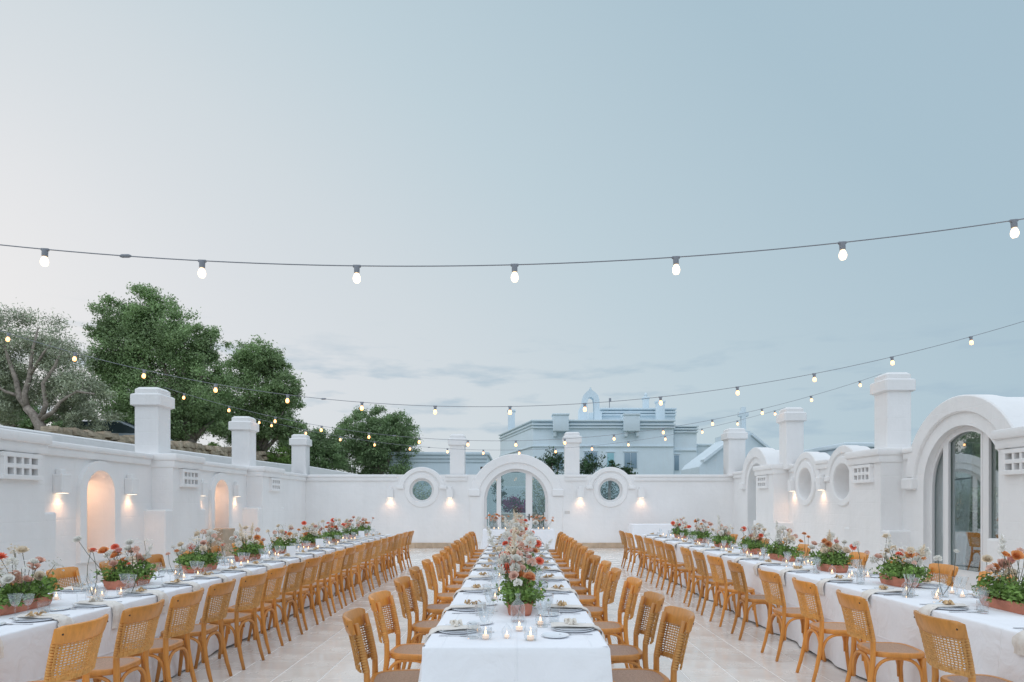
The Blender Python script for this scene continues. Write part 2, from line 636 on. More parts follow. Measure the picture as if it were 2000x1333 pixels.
for k, t in enumerate(tiles):
    x0, x1, y0, y1 = t[0] + J, t[1] - J, t[2] + J, t[3] - J
    if k < 296:
        b = MB()
        cx, cyy = (x0 + x1) / 2, (y0 + y1) / 2
        key = (round(x1 - x0, 3), round(y1 - y0, 3))
        if key not in shared:
            tile_box(b, -key[0] / 2, key[0] / 2, -key[1] / 2, key[1] / 2)
            shared[key] = b.mesh('tile', M['tile'])
        o = ob('tile', shared[key], floor, (cx, cyy, rnd.uniform(-.0006, .0006)), (rnd.uniform(-.001, .001), rnd.uniform(-.001, .001), 0))
    else:
        tile_box(gm, x0, x1, y0, y1)
tag(ob('tile_field', gm.mesh('tile_field', M['tile']), floor), kind='stuff')

# ------------------------------------------------------------------ wall helpers
def arc(cx, cz, r, a0, a1, n):
    return [(cx + r * math.cos(R(a0 + (a1 - a0) * i / n)), cz + r * math.sin(R(a0 + (a1 - a0) * i / n))) for i in range(n + 1)]

def slab(outer, holes, d0, d1, xf, hole_depth=None):
    """flat outline with holes in (s, z), given a thickness from d0 to d1; xf maps (s, z, d) to the place"""
    bm = bmesh.new()
    loops = [outer] + holes
    edges = []
    for lp in loops:
        vs = [bm.verts.new((p[0], p[1], 0)) for p in lp]
        for i in range(len(vs)):
            edges.append(bm.edges.new((vs[i], vs[(i + 1) % len(vs)])))
    bmesh.ops.triangle_fill(bm, use_beauty=True, use_dissolve=False, edges=edges)
    fs = bm.faces[:]
    r = bmesh.ops.extrude_face_region(bm, geom=fs)
    for e in r['geom']:
        if isinstance(e, bmesh.types.BMVert):
            e.co.z = 1
    bmesh.ops.recalc_face_normals(bm, faces=bm.faces[:])
    bm.verts.index_update()
    b = MB()
    b.add([xf(v.co.x, v.co.y, d0 + (d1 - d0) * v.co.z) for v in bm.verts], [[v.index for v in f.verts] for f in bm.faces])
    bm.free()
    return b

def fix(me):
    bm = bmesh.new()
    bm.from_mesh(me)
    bmesh.ops.recalc_face_normals(bm, faces=bm.faces[:])
    bm.to_mesh(me)
    bm.free()
    return me

def ring(cx, cz, r0, r1, a0, a1, n, d0, d1, xf, soft=.02):
    """arched moulding with softened edges"""
    rings = []
    for i in range(n + 1):
        a = R(a0 + (a1 - a0) * i / n)
        sec = [(r0, d1), (r0, d0 + soft), (r0 + soft, d0), (r1 - soft, d0), (r1, d0 + soft), (r1, d1)]
        rings.append([xf(cx + r * math.cos(a), cz + r * math.sin(a), d) for r, d in sec])
    return MB().loft(rings, True, abs(a1 - a0) < 359)

XFB = lambda s, z, d: (s, YB + d, z)               # back wall: d grows away from the courtyard
XFL = lambda s, z, d: (XL - d, s, z)               # niche wall
XFR = lambda s, z, d: (XR + d, s, z)               # window wall
def wall_box(xf, s0, s1, z0, z1, d0, d1, bev=.025):
    a, b = xf(s0, z0, d0), xf(s1, z1, d1)
    return MB().box2(a, b, bev)

def coping(xf, name, s0, s1, zt, parent, d0=-.05, d1=.54, h=.22):
    b = wall_box(xf, s0, s1, zt - .10, zt, d0 - .035, d1, .03)
    b2 = wall_box(xf, s0, s1, zt - h, zt - .085, d0, d1 - .01, .02)
    b.add(b2.v, b2.f)
    return ob(name, b.mesh(name, M['plaster'], 40), parent)

def vent(xf, sc, zc, d, parent, w=.68, h=.35):
    """grille of four by two square holes, standing proud of the pier"""
    b = MB()
    b2 = MB()
    def bx(s0, s1, z0, z1, a, c):
        q = wall_box(xf, s0, s1, z0, z1, a, c, .006)
        b.add(q.v, q.f)
    s0, z0 = sc - w / 2, zc - h / 2
    fw, gap = .06, (w - .12)
    bx(s0, s0 + fw, z0, z0 + h, d - .07, d + .02)
    bx(s0 + w - fw, s0 + w, z0, z0 + h, d - .07, d + .02)
    for k in range(1, 4):
        c = s0 + fw + k * gap / 4
        bx(c - .022, c + .022, z0 + .055, z0 + h - .055, d - .064, d + .02)
    bx(s0 - .02, s0 + w + .02, z0 + h - .06, z0 + h, d - .073, d + .02)
    bx(s0 - .03, s0 + w + .03, z0 - .01, z0 + .055, d - .075, d + .02)
    bx(s0 + .002, s0 + w - .002, zc - .03, zc + .03, d - .068, d + .02)
    return ob('vent_grille', b.mesh('vent_grille', M['plaster']), parent)

def lamp(xf, s, z, d, label, power=1.3):
    """box wall lamp throwing warm light down the wall"""
    p = Vector(xf(s, z, d))
    q = Vector(xf(s, z, d - 1)) - p
    rz = math.atan2(q.y, q.x) + PI / 2          # local -y points into the courtyard
    t = thing('wall_lamp', label, 'wall lamp', p, rz, 'box wall lamps round the courtyard')
    b = MB().box((0, -.075, .16), (.22, .15, .30), .012)
    b.box((0, -.05, .345), (.12, .1, .09), .02)
    ob('lamp_housing', b.mesh('lamp_housing', M['plaster']), t)
    b = MB().box((0, -.075, .0105), (.15, .09, .006))
    ob('lamp_diffuser', b.mesh('lamp_diffuser', M['lampface']), t)
    ld = bpy.data.lights.new('wall_lamp_light', 'SPOT')
    ld.energy = power * 3.4
    ld.color = (1, .52, .27)
    ld.spot_size = R(135)
    ld.spot_blend = 1.0
    ld.shadow_soft_size = .05
    ob('wall_lamp_light', ld, t, (0, -.09, -.01), (0, 0, 0))
    return t

# ------------------------------------------------------------------ back wall
bw = thing('courtyard_wall', 'white back wall with arched glass door between two round windows', 'wall', (0, YB, 0))
bw.location = (0, 0, 0)
ZT = 2.52
outer = [(7.9, 0), (7.9, ZT)]
def bump_over(cx, cz, r, zt):
    a = math.degrees(math.asin((zt - cz) / r))
    return arc(cx, cz, r, a, 180 - a, 20)
outer += bump_over(3.23, 1.98, .78, ZT) + bump_over(0, 1.6, 1.60, ZT) + bump_over(-3.23, 1.98, .78, ZT)
outer += [(-7.7, ZT), (-7.7, 0), (-1.1, 0)]
outer += list(reversed(arc(0, 1.62, 1.1, 0, 180, 28))) + [(1.1, 0)]
holes = [arc(sx * 3.23, 1.98, .41, 0, 360 * 35 / 36, 35) for sx in (-1, 1)]
w = slab(outer, holes, 0, .42, XFB)
ob('wall_body', w.mesh('wall_body', M['plaster'], 35), bw)
ob('arch_hood', fix(ring(0, 1.6, 1.32, 1.63, 14, 166, 30, -.05, .3, XFB).mesh('arch_hood', M['plaster'], 40)), bw)
for sg in (-1, 1):
    c = sg * 1.43
    ob('impost', wall_box(XFB, c - .2, c + .2, 1.78, 2.02, -.10, .1, .03).mesh('impost', M['plaster']), bw)
    ob('arch_pilaster', wall_box(XFB, sg * 1.16, sg * 1.58, .2, 1.775, -.03, .1, .012).mesh('arch_pilaster', M['plaster']), bw)
    ob('window_surround', fix(ring(sg * 3.23, 1.98, .41, .585, 0, 360, 40, -.035, .05, XFB).mesh('window_surround', M['plaster'], 40)), bw)
    ob('arch_hood', fix(ring(sg * 3.23, 1.98, .645, .80, 12, 168, 24, -.05, .25, XFB).mesh('arch_hood', M['plaster'], 40)), bw)
    for s2 in (-1, 1):
        c = sg * 3.23 + s2 * .73
        ob('impost', wall_box(XFB, c - .12, c + .12, 2.02, 2.14, -.08, .1, .025).mesh('impost', M['plaster']), bw)
    # round window: frame and pane
    wf = ob('window', fix(ring(sg * 3.23, 1.98, .335, .425, 0, 360, 36, .10, .17, XFB, .012).mesh('window', M['trim'], 40)), bw)
    b = MB()
    b.loft([[XFB(sg * 3.23 + .345 * math.cos(2 * PI * k / 36), 1.98 + .345 * math.sin(2 * PI * k / 36), d) for k in range(36)] for d in (.13, .14)])
    ob('pane', b.mesh('pane', M['pane']), wf)
for s0, s1 in ((-7.2, -4.05), (-2.41, -1.66), (1.66, 2.41), (4.05, 7.43)):
    coping(XFB, 'coping', s0, s1, ZT, bw, d1=.45)
x = -7.15
k = 0
while x < 7.3:
    L_ = rnd.choice([.55, .8, .95])
    if abs(x + L_ / 2) > 1.3 + L_ / 2:
        ob('skirting_stone', wall_box(XFB, x + .004, min(x + L_, 7.4) - .004, 0.005, .185 + rnd.uniform(-.004, .004), -.045 + rnd.uniform(-.004, .004), .02, .006).mesh('skirting_stone', M['stone_skirt']), bw)
    x += L_
ob('wall_socket', wall_box(XFB, 1.66, 1.84, 1.18, 1.28, -.014, .01, .004).mesh('wall_socket', M['plastic']), bw)

# arched glass door in the back wall
def arched_door(xf, sc, half, zc, r, parent, d, panes, mullions, pane_mat, low=.0, handle=True):
    """frame follows the arch; mullions split it into three leaves"""
    fw = .075
    def top(s, rr):
        return zc + math.sqrt(max(0, rr * rr - (s - sc) ** 2))
    o1 = [(sc + r, 0.02)] + arc(sc, zc, r, 0, 180, 30) + [(sc - r, .02)]
    ri = r - fw
    holes = []
    for a, b in panes:
        a, b = sc + a, sc + b
        pts = [(b, low), ]
        n = 10
        for i in range(n + 1):
            s = b + (a - b) * i / n
            pts.append((s, top(s, ri)))
        pts.append((a, low))
        holes.append(pts)
    fr = slab(o1, holes, d, d + .09, xf)
    dr = ob('door', fr.mesh('door', M['trim'], 30), parent)
    for h in holes:
        b = slab([((p[0] - sc) * .999 + sc, p[1]) for p in h], [], d + .045, d + .052, xf)
        ob('pane', b.mesh('pane', pane_mat), dr)
        q = slab(h, [[(sc + (sum(p[0] for p in h) / len(h) - sc) + (p[0] - sum(p[0] for p in h) / len(h)) * .93,
                       (p[1] - low) * .985 + low + .012) for p in h]], d - .012, d + .03, xf)
        ob('glazing_bead', q.mesh('glazing_bead', M['trim']), dr)
    if handle:
        s = sc + mullions[-1]
        b = wall_box(xf, s - .02, s + .02, .95, 1.17, d - .02, d + .001, .006)
        q = wall_box(xf, s - .09, s + .01, 1.06, 1.085, d - .06, d - .035, .008)
        q2 = wall_box(xf, s - .01, s + .01, 1.06, 1.085, d - .06, d - .015, .004)
        b.add(q.v, q.f); b.add(q2.v, q2.f)
        ob('handle', b.mesh('handle', M['dark']), dr)
    return dr
arched_door(XFB, 0, 1.1, 1.62, 1.099, bw, .13, [(-1.02, -.66), (-.55, .36), (.54, 1.02)], (-.6, .45), M['pane'], .55)

# ------------------------------------------------------------------ niche wall (left)
lw = thing('courtyard_wall', 'white side wall with glowing arched niches and box lamps', 'wall')
ZL = 2.52
def niche_loop(sc, hw, z0, zs):
    return [(sc + hw, z0)] + arc(sc, zs, hw, 0, 180, 18) + [(sc - hw, z0)]
NI = [(6.85, .38, .735), (11.36, .38, .735), (16.02, .38, .02), (20.6, .38, .735)]
nh = [niche_loop(c, hw, z0, 1.74) for c, hw, z0 in NI[:3]]
w = slab([(1.5, 0), (YB + .4, 0), (YB + .4, ZL), (1.5, ZL)], nh, 0, .40, XFL)
ob('wall_body', w.mesh('wall_body', M['plaster'], 35), lw)
for (c, hw, z0), lp in zip(NI[:3], nh):
    # recess behind the opening
    b = MB()
    lo = [(c + .6, max(0.0, z0 - .25)), (c + .6, 2.35), (c - .6, 2.35), (c - .6, max(0.0, z0 - .25))]
    r0 = [XFL(s, z, .40) for s, z in lo]
    r1 = [XFL(s, z, .85) for s, z in lo]
    b.loft([r0, r1], True, False)
    b.add(r1, [(0, 1, 2, 3)])
    if z0 > .1:
        s0 = wall_box(XFL, c - .597, c + .597, z0 - .2, z0, .404, .846, 0)
        b.add(s0.v, s0.f)
    ob('niche_recess', b.mesh('niche_recess', M['plaster']), lw)
    # raised frame round the opening
    o2 = [(c + hw + .17, max(0.02, z0 - .16))] + arc(c, 1.74, hw + .17, 0, 180, 18) + [(c - hw - .17, max(.02, z0 - .16))]
    h2 = niche_loop(c, hw + .002, z0 + .002, 1.74)
    if z0 < .1:
        o2 = o2 + list(reversed([(p[0], max(p[1], .02)) for p in h2]))
        q = slab(o2, [], -.07, .05, XFL)
    else:
        q = slab(o2, [h2], -.07, .05, XFL)
    ob('niche_frame', q.mesh('niche_frame', M['plaster'], 35), lw)
def piers(xf, spans, zt, base_z, parent, depth=.42):
    for s0, s1, v in spans:
        ob('pier', wall_box(xf, s0 + .002, s1 - .002, .02, zt - .15, -depth + .13, .1, 0).mesh('pier', M['plaster']), parent)
        vz = zt - .45
        hole = [[(v + .29, vz - .13), (v + .29, vz + .13), (v - .29, vz + .13), (v - .29, vz - .13)]]
        ob('pier_face', slab([(s1, .015), (s1, zt - .145), (s0, zt - .145), (s0, .015)], hole, -depth, -depth + .131, xf).mesh('pier_face', M['plaster'], 30), parent)
        ob('pier_base', wall_box(xf, s0 - .26, s1 + .26, .01, base_z, -depth + .006, .1, .03).mesh('pier_base', M['plaster']), parent)
        b = wall_box(xf, s0 - .05, s1 + .05, zt - .12, zt + .02, -depth - .09, .5, .03)
        q = wall_box(xf, s0 - .02, s1 + .02, zt - .26, zt - .10, -depth - .045, .5, .02)
        b.add(q.v, q.f)
        ob('pier_cornice', b.mesh('pier_cornice', M['plaster'], 40), parent)
        if v:
            vent(xf, v, zt - .45, -depth, parent)
LP = [(8.35, 9.5, 9.0), (13.05, 14.2, 13.66), (17.65, 19.1, 18.5)]
piers(XFL, LP, ZL, 1.43, lw)
prev = 1.5
for s0, s1, v in LP + [(YB, 0, 0)]:
    if s0 - prev > .3:
        coping(XFL, 'coping', prev + .03, s0 - .08, ZL, lw)
    prev = s1 + .05
for k, (s, _) in enumerate([(10.37, 0), (12.25, 0), (15.0, 0), (16.9, 0)]):
    lamp(XFL, s, 1.71, 0, ['wall lamp at the camera side of the closed arched niche', 'wall lamp between the closed arched niche and the nearest pillar pier',
                           'wall lamp before the arched doorway with the stone plinth', 'wall lamp just past the arched doorway with the stone plinth'][k])
for k, (c, hw, z0) in enumerate(NI[1:3]):
    t = thing('niche_lamp', ['small lamp hidden in the top of the closed arched niche', 'small lamp hidden in the top of the arched doorway'][k], 'niche lamp', XFL(c, 2.02, .36), 0, 'lamps inside the niches')
    ob('lamp_housing', MB().box((-.08, .12, .02), (.12, .14, .2), .01).mesh('lamp_housing', M['white_lamp']), t)
    ld = bpy.data.lights.new('niche_light', 'POINT')
    ld.energy = 4.6
    ld.color = (1, .57, .34)
    ld.shadow_soft_size = .06
    ob('niche_light', ld, t, (-.22, -.05, -.1))
tag(ob('stone_plinth', MB().box2((XL - .05, 15.3, .008), (-6.79, 15.97, .95), .015).mesh('stone_plinth', M['stone_skirt'])),
    'beige stone plinth in front of the glowing arched doorway', 'plinth')

# ------------------------------------------------------------------ window wall (right)
rw = thing('courtyard_wall', 'white side wall with round niches and a tall arched window', 'wall')
ZR = 2.60
outer = [(1.5, 0), (YB + .35, 0), (YB + .35, ZR)]
outer += [(s, z) for s, z in bump_over(20.45, 2.03, 1.22, ZR)]
for c in (16.93, 15.0):
    outer += bump_over(c, 2.05, .80, ZR)
outer += bump_over(11.05, 1.86, 1.48, ZR) + [(1.5, ZR)]
AP = [(19.70, .02)] + list(reversed(arc(20.45, 2.03, .75, 0, 180, 24)))[0:] + [(21.2, .02)]
BP = [(10.05, .02)] + list(reversed(arc(11.05, 1.86, 1.0, 0, 180, 30))) + [(12.05, .02)]
oc = [arc(c, 2.05, .40, 0, 360 * 35 / 36, 35) for c in (16.93, 15.0)]
w = slab(outer, [AP, BP] + oc, 0, .42, XFR)
ob('wall_body', w.mesh('wall_body', M['plaster'], 35), rw)
for c, zc, r0, r1, im in ((20.45, 2.03, .93, 1.24, 1.1), (11.05, 1.86, 1.22, 1.5, 1.36)):
    ob('arch_hood', fix(ring(c, zc, r0, r1, 8, 172, 30, -.06, .3, XFR).mesh('arch_hood', M['plaster'], 40)), rw)
    for sg in (-1, 1):
        ob('impost', wall_box(XFR, c + sg * im - .17, c + sg * im + .17, zc - .05, zc + .17, -.11, .1, .03).mesh('impost', M['plaster']), rw)
# vaults running back from the two arches
def vault(c, zc, r, d0, d1, inner, closed):
    """barrel vault; closed = walls down to the ground and a back wall"""
    b = MB()
    pts = arc(c, zc, r, 0, 180, 26)
    ri = arc(c, zc, inner, 0, 180, 26)
    if closed:
        pts = [(c + r, 0)] + pts + [(c - r, 0)]
        ri = [(c + inner, .0)] + ri + [(c - inner, .0)]
    sec = pts + list(reversed(ri))
    b.loft([[XFR(s, z, d) for s, z in sec] for d in (d0, d1)], True, False)
    n, m_ = len(pts), len(sec)
    for k, d in ((0, d0), (1, d1)):
        b.add([XFR(s, z, d) for s, z in sec], [(i, i + 1, m_ - 2 - i, m_ - 1 - i) for i in range(n - 1)])
    if closed:
        b.add([XFR(s, z, d1 - .02) for s, z in ri], [tuple(range(len(ri)))])
    return b
ob('vault', vault(20.45, 2.03, 1.16, .42, 3.2, .76, True).mesh('vault', M['plaster'], 40), rw)
ob('vault', vault(11.05, 1.86, 1.46, .42, 4.5, 1.3, False).mesh('vault', M['plaster'], 40), rw)
for sg in (-1, 1):
    ob('vault_post', MB().box2((XR + 4.2, 11.05 + sg * 1.38 - .1, 0), (XR + 4.45, 11.05 + sg * 1.38 + .1, 1.88), .02).mesh('vault_post', M['plaster']), rw)
for c in (16.93, 15.0):
    ob('niche_surround', fix(ring(c, 2.05, .40, .57, 0, 360, 40, -.045, .05, XFR).mesh('niche_surround', M['plaster'], 40)), rw)
    ob('arch_hood', fix(ring(c, 2.05, .64, .82, 8, 172, 24, -.035, .25, XFR).mesh('arch_hood', M['plaster'], 40)), rw)
    for sg in (-1, 1):
        ob('impost', wall_box(XFR, c + sg * .73 - .11, c + sg * .73 + .11, 2.06, 2.19, -.06, .1, .025).mesh('impost', M['plaster']), rw)
    ob('niche_back', wall_box(XFR, c - .6, c + .6, 1.4, 2.7, .40, .48, 0).mesh('niche_back', M['plaster']), rw)
RP = [(8.2, 9.6, 9.1), (12.7, 13.9, 13.3), (18.0, 19.3, 18.7)]
piers(XFR, RP, ZR, 1.04, rw)
for s0, s1 in ((1.5, 8.1), (9.66, 9.85), (12.28, 12.62), (13.96, 14.3), (15.65, 16.28), (17.55, 17.92), (21.55, YB)):
    coping(XFR, 'coping', s0, s1, ZR, rw, d1=.45)
arched_door(XFR, 11.05, 1.0, 1.86, .999, rw, .12, [(-.93, -.50), (-.36, .50), (.60, .93)], (-.43,), M['pane_dim'], .42, handle=False)
lamp(XFR, 17.62, 1.86, 0, 'wall lamp in the corner beside the far round niche')
lamp(XFR, 15.95, 1.86, 0, 'wall lamp between the two round niches')
for k, (x, l) in enumerate([(-4.30, 'wall lamp by the round window on its niche-wall side'), (-2.26, 'wall lamp between the niche-side round window and the glass door'),
                            (2.19, 'wall lamp between the glass door and the green round window'), (4.27, 'wall lamp by the round window on its window-wall side')]):
    lamp(XFB, x, 1.72, 0, l)
# pale curtain inside the arched window
b = MB()
n = 40
b.loft([[XFR(11.30 + .10 * math.cos((z - 1.2) * 1.2) * 0 + (.30 if z < .6 else .30 - .22 * math.sin((z - .6) / 2.1 * PI / 2)) * (1 - i / n) + .72 * i / n, z, .42 + .05 * math.sin(i * 1.3)) for i in range(n)] for z in (.05, .6, 1.1, 1.6, 2.1, 2.6)], False, False)
tag(ob('curtain', b.mesh('curtain', M['cloth'], 180)), 'pale curtain hanging inside the tall arched window', 'curtain')

# ------------------------------------------------------------------ pillars on the walls
def pillar(x, y, top, label, w=.48, base=2.46):
    t = thing('pillar', label, 'pillar', (x, y, base), 0, 'square white pillars on the courtyard walls')
    h = top - base
    ob('pillar_shaft', MB().box2((-w / 2, -w / 2, 0), (w / 2, w / 2, h - .30), .02).mesh('pillar_shaft', M['plaster']), t)
    b = MB()
    c = w / 2 + .065
    c2 = w / 2 + .005
    rings = []
    for q, z in ((w / 2 + .01, h - .40), (c, h - .37), (c, h - .17), (c - .015, h - .15), (c2, h - .135), (c2, h - .05), (c2 - .05, h - .005), (c2 - .12, h)):
        e = .03
        rings.append([(-q + e, -q, z), (q - e, -q, z), (q, -q + e, z), (q, q - e, z), (q - e, q, z), (-q + e, q, z), (-q, q - e, z), (-q, -q + e, z)])
    b.loft(rings)
    ob('pillar_cap', b.mesh('pillar_cap', M['plaster'], 25), t)
    return t
pillar(-7.39, 13.44, 3.89, 'square pillar on the niche wall in front of the biggest tree')
pillar(-7.39, 17.94, 3.89, 'square pillar on the niche wall where the farthest string lights end', )
pillar(-7.39, 22.66, 3.89, 'square pillar at the corner of niche wall and back wall')
pillar(-2.02, 22.88, 3.91, 'square pillar on the back wall before the low flat-roofed building', .5)
pillar(1.93, 22.88, 3.99, 'square pillar on the back wall between two citrus trees', .5)
pillar(7.50, 22.70, 4.10, 'square pillar in the corner in front of the chapel cross', .58)
pillar(7.55, 13.25, 4.15, 'tallest-looking square pillar beside the tall arched window')
pillar(7.50, 18.0, 4.14, 'square pillar between the corner archway and the round niches')

# ------------------------------------------------------------------ roofs behind the window wall
t = thing('outbuilding', 'low flat-roofed white building behind the round niches', 'building', (8.2, 16.6, 0))
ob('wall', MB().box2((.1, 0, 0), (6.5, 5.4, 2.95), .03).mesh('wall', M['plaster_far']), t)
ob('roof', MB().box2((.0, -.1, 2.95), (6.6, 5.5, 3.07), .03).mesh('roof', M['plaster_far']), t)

# ------------------------------------------------------------------ parapet on the terrace above the niche wall
b = MB()
pth = [(-9.05, 3, 2.88), (-9.05, 14, 2.92), (-9.05, 20, 2.98), (-9.2, 26, 3.08), (-9.1, 28.5, 3.14), (-8.2, 30, 3.0), (-7.0, 31, 2.80), (-5.5, 31.6, 2.55)]
rings = []
for i, (x, y, z) in enumerate(pth):
    d = Vector(pth[min(i + 1, len(pth) - 1)][:2]) - Vector(pth[max(i - 1, 0)][:2])
    d.normalize()
    n = Vector((d.y, -d.x)) * .14
    rings.append([(x - n.x, y - n.y, 0), (x - n.x, y - n.y, z - .03), (x - n.x * .8, y - n.y * .8, z), (x + n.x * .8, y + n.y * .8, z), (x + n.x, y + n.y, z - .03), (x + n.x, y + n.y, 0)])
b.loft(rings)
tag(ob('parapet_wall', b.mesh('parapet_wall', M['plaster'], 25)), 'plain white parapet wall above the niche wall, sloping down behind the corner', 'wall')

# ------------------------------------------------------------------ dry stone wall on the hillside
dw = thing('dry_stone_wall', 'rough beige dry stone wall holding the terrace under the trees', 'wall', (-12, 17, 2.60))
sm = []
for v in range(6):
    bm = bmesh.new()
    bmesh.ops.create_cube(bm, size=1)
    bmesh.ops.bevel(bm, geom=bm.edges[:], offset=.07, segments=1, affect='EDGES')
    for q in bm.verts:
        q.co += Vector((rnd.uniform(-.07, .07), rnd.uniform(-.07, .07), rnd.uniform(-.07, .07)))
    me = bpy.data.meshes.new('stone')
    bm.to_mesh(me)
    bm.free()
    me.materials.append(M['drystone'])
    sm.append(me)
for c in range(5):
    y = 0
    while y < 21:
        l = rnd.uniform(.22, .56)
        z = .1 + c * .185 + .62 * (y / 21)
        ob('stone', rnd.choice(sm), dw, (rnd.uniform(-.07, .07), y + l / 2, z + rnd.uniform(-.03, .03)), (rnd.uniform(-.12, .12), rnd.uniform(-.1, .1), rnd.uniform(-.1, .1)),
           (.42, l * .98, rnd.uniform(.15, .22)))
        y += l

# ------------------------------------------------------------------ car on the terrace
def car(loc, rz):
    t = thing('parked_car', 'silver car parked under the olive trees above the niche wall', 'car', loc, rz)
    prof = [(-2.1, .35), (-2.12, .7), (-1.95, .95), (-1.3, 1.02), (-.75, 1.42), (.4, 1.46), (1.35, 1.05), (1.95, .88), (2.1, .65), (2.1, .35)]
    def body(pr, hw, inset):
        b = MB()
        rings = []
        for yy, k in ((-hw, .96), (-hw * .85, 1), (hw * .85, 1), (hw, .96)):
            rings.append([(x * (k if k < 1 else 1), yy, .35 + (z - .35) * k) for x, z in pr])
        b.loft(rings)
        return b
    ob('car_body', fix(body(prof, .85, 0).mesh('car_body', M['carpaint'], 40)), t)
    gp = [(-1.22, 1.0), (-.74, 1.36), (.36, 1.40), (1.22, 1.03)]
    for sg in (-1, 1):
        b = MB().loft([[(x, sg * y, z) for x, z in gp] for y in (.80, .862)])
        ob('side_window', fix(b.mesh('side_window', M['carglass'])), t)
    b = MB().loft([[(.46, y, 1.43), (.5, y, 1.47), (1.33, y, 1.09), (1.28, y, 1.04)] for y in (-.68, .68)])
    ob('windscreen', fix(b.mesh('windscreen', M['carglass'])), t)
    for x in (-1.3, 1.3):
        for sg in (-1, 1):
            b = MB().lathe([(.0, -.1), (.31, -.1), (.33, -.06), (.33, .06), (.31, .1), (.0, .1)], 18)
            o = ob('wheel', b.mesh('wheel', M['tyre'], 40), t, (x, sg * .76, .33), (R(90), 0, 0))
            ob('wheel_rim', MB().lathe([(.0, -.105), (.2, -.105), (.2, .105), (0, .105)], 12).mesh('wheel_rim', M['carpaint'], 40), o)
    return t
car((-14.2, 23.2, hill_z(-14.2, 23.2) - .42), R(20))

# ------------------------------------------------------------------ vegetation
def leaf_mesh(name, pts, nrm, size, material, seed, aspect=.5, droop=0):
    """one leaf-sized folded blade per point"""
    rg = np.random.RandomState(seed)
    n = len(pts)
    d = rg.normal(size=(n, 3))
    d[:, 2] -= droop
    d /= np.linalg.norm(d, axis=1)[:, None]
    nn = nrm + rg.normal(size=(n, 3)) * .55
    w = np.cross(d, nn)
    w /= np.linalg.norm(w, axis=1)[:, None] + 1e-9
    up = np.cross(w, d)
    s = size * rg.uniform(.6, 1.3, n)[:, None]
    a = pts - d * s * .5
    b = pts + w * s * aspect * .5 + up * s * .08
    c = pts + d * s * .5
    e = pts - w * s * aspect * .5 + up * s * .08
    V = np.stack([a, b, c, e], 1).reshape(-1, 3)
    me = bpy.data.meshes.new(name)
    me.vertices.add(4 * n)
    me.vertices.foreach_set('co', V.ravel())
    me.loops.add(4 * n)
    me.loops.foreach_set('vertex_index', np.arange(4 * n))
    me.polygons.add(n)
    me.polygons.foreach_set('loop_start', np.arange(n) * 4)
    me.update()
    me.validate()
    me.materials.append(material)
    return me

def cloud(lobes, n, seed, clump=.16, fill=.35, per=26, core=.15):
    """clumped points over the outside of ellipsoid lobes"""
    rg = np.random.RandomState(seed)
    L_ = np.array(lobes, float)
    area = (L_[:, 3] * L_[:, 4] + L_[:, 5] * L_[:, 3])
    nc = max(6, n // per)
    li = rg.choice(len(L_), nc, p=area / area.sum())
    d = rg.normal(size=(nc, 3))
    d /= np.linalg.norm(d, axis=1)[:, None]
    rr = 1 - fill * rg.rand(nc) ** 1.6 + rg.normal(size=nc) * .12
    cen = L_[li, :3] + d * L_[li, 3:] * rr[:, None]
    ci = rg.randint(0, nc, n)
    rad = L_[li, 3:].mean(1)[ci]
    g_ = rg.normal(size=(n, 3)) * (clump * rad)[:, None]
    g_[:, 2] *= .75
    pts = cen[ci] + g_
    nrm = pts - L_[li[ci], :3]
    nrm /= np.linalg.norm(nrm, axis=1)[:, None] + 1e-9
    return pts, nrm

def px_lobes(spec, Y, ydep=1.0):
    out = []
    r0 = random.Random(int(Y * 10))
    for px, py, r in spec:
        p = at(px, py, Y)
        rr = r / F * Y
        out.append((p.x, p.y + r0.uniform(-.35, .35) * rr * 1.2, p.z, rr, rr * ydep, rr * .92))
    return out

def tree(name, label, cat, base, lobes, n, size, lm, trunk_r, seed, group=None, limbs=None, aspect=.45, clump=.16):
    t = thing(name, label, cat, base, 0, group)
    b0 = Vector(base)
    lb = [(l[0] - b0.x, l[1] - b0.y, l[2] - b0.z) + tuple(l[3:]) for l in lobes]
    pts, nrm = cloud(lb, n, seed, clump, .38, 130 if n > 5000 else 30)
    ob('crown', leaf_mesh('crown', pts, nrm, size, lm, seed + 1, aspect), t)
    b = MB()
    rg = random.Random(seed)
    if limbs is None:
        cz = sum(l[2] for l in lb) / len(lb)
        zlow = min(l[2] - l[5] * .4 for l in lb)
        fork = Vector((0, 0, max(.35, zlow * .8)))
        b.tube([(0, 0, -.3), (.02, 0, fork.z * .5), fork], [trunk_r * 1.25, trunk_r, trunk_r * .85], 9)
        for l in lb:
            e = Vector(l[:3])
            mid = fork.lerp(e, .5) + Vector((rg.uniform(-.2, .2), rg.uniform(-.2, .2), rg.uniform(0, .3))) * l[3]
            b.tube([fork - Vector((0, 0, .1)), mid, e], [trunk_r * .6, trunk_r * .34, trunk_r * .06], 6)
    else:
        for path, rs in limbs:
            b.tube([Vector(p) - b0 for p in path], rs, 8)
    ob('trunk', b.mesh('trunk', M['bark'], 180), t)
    return t

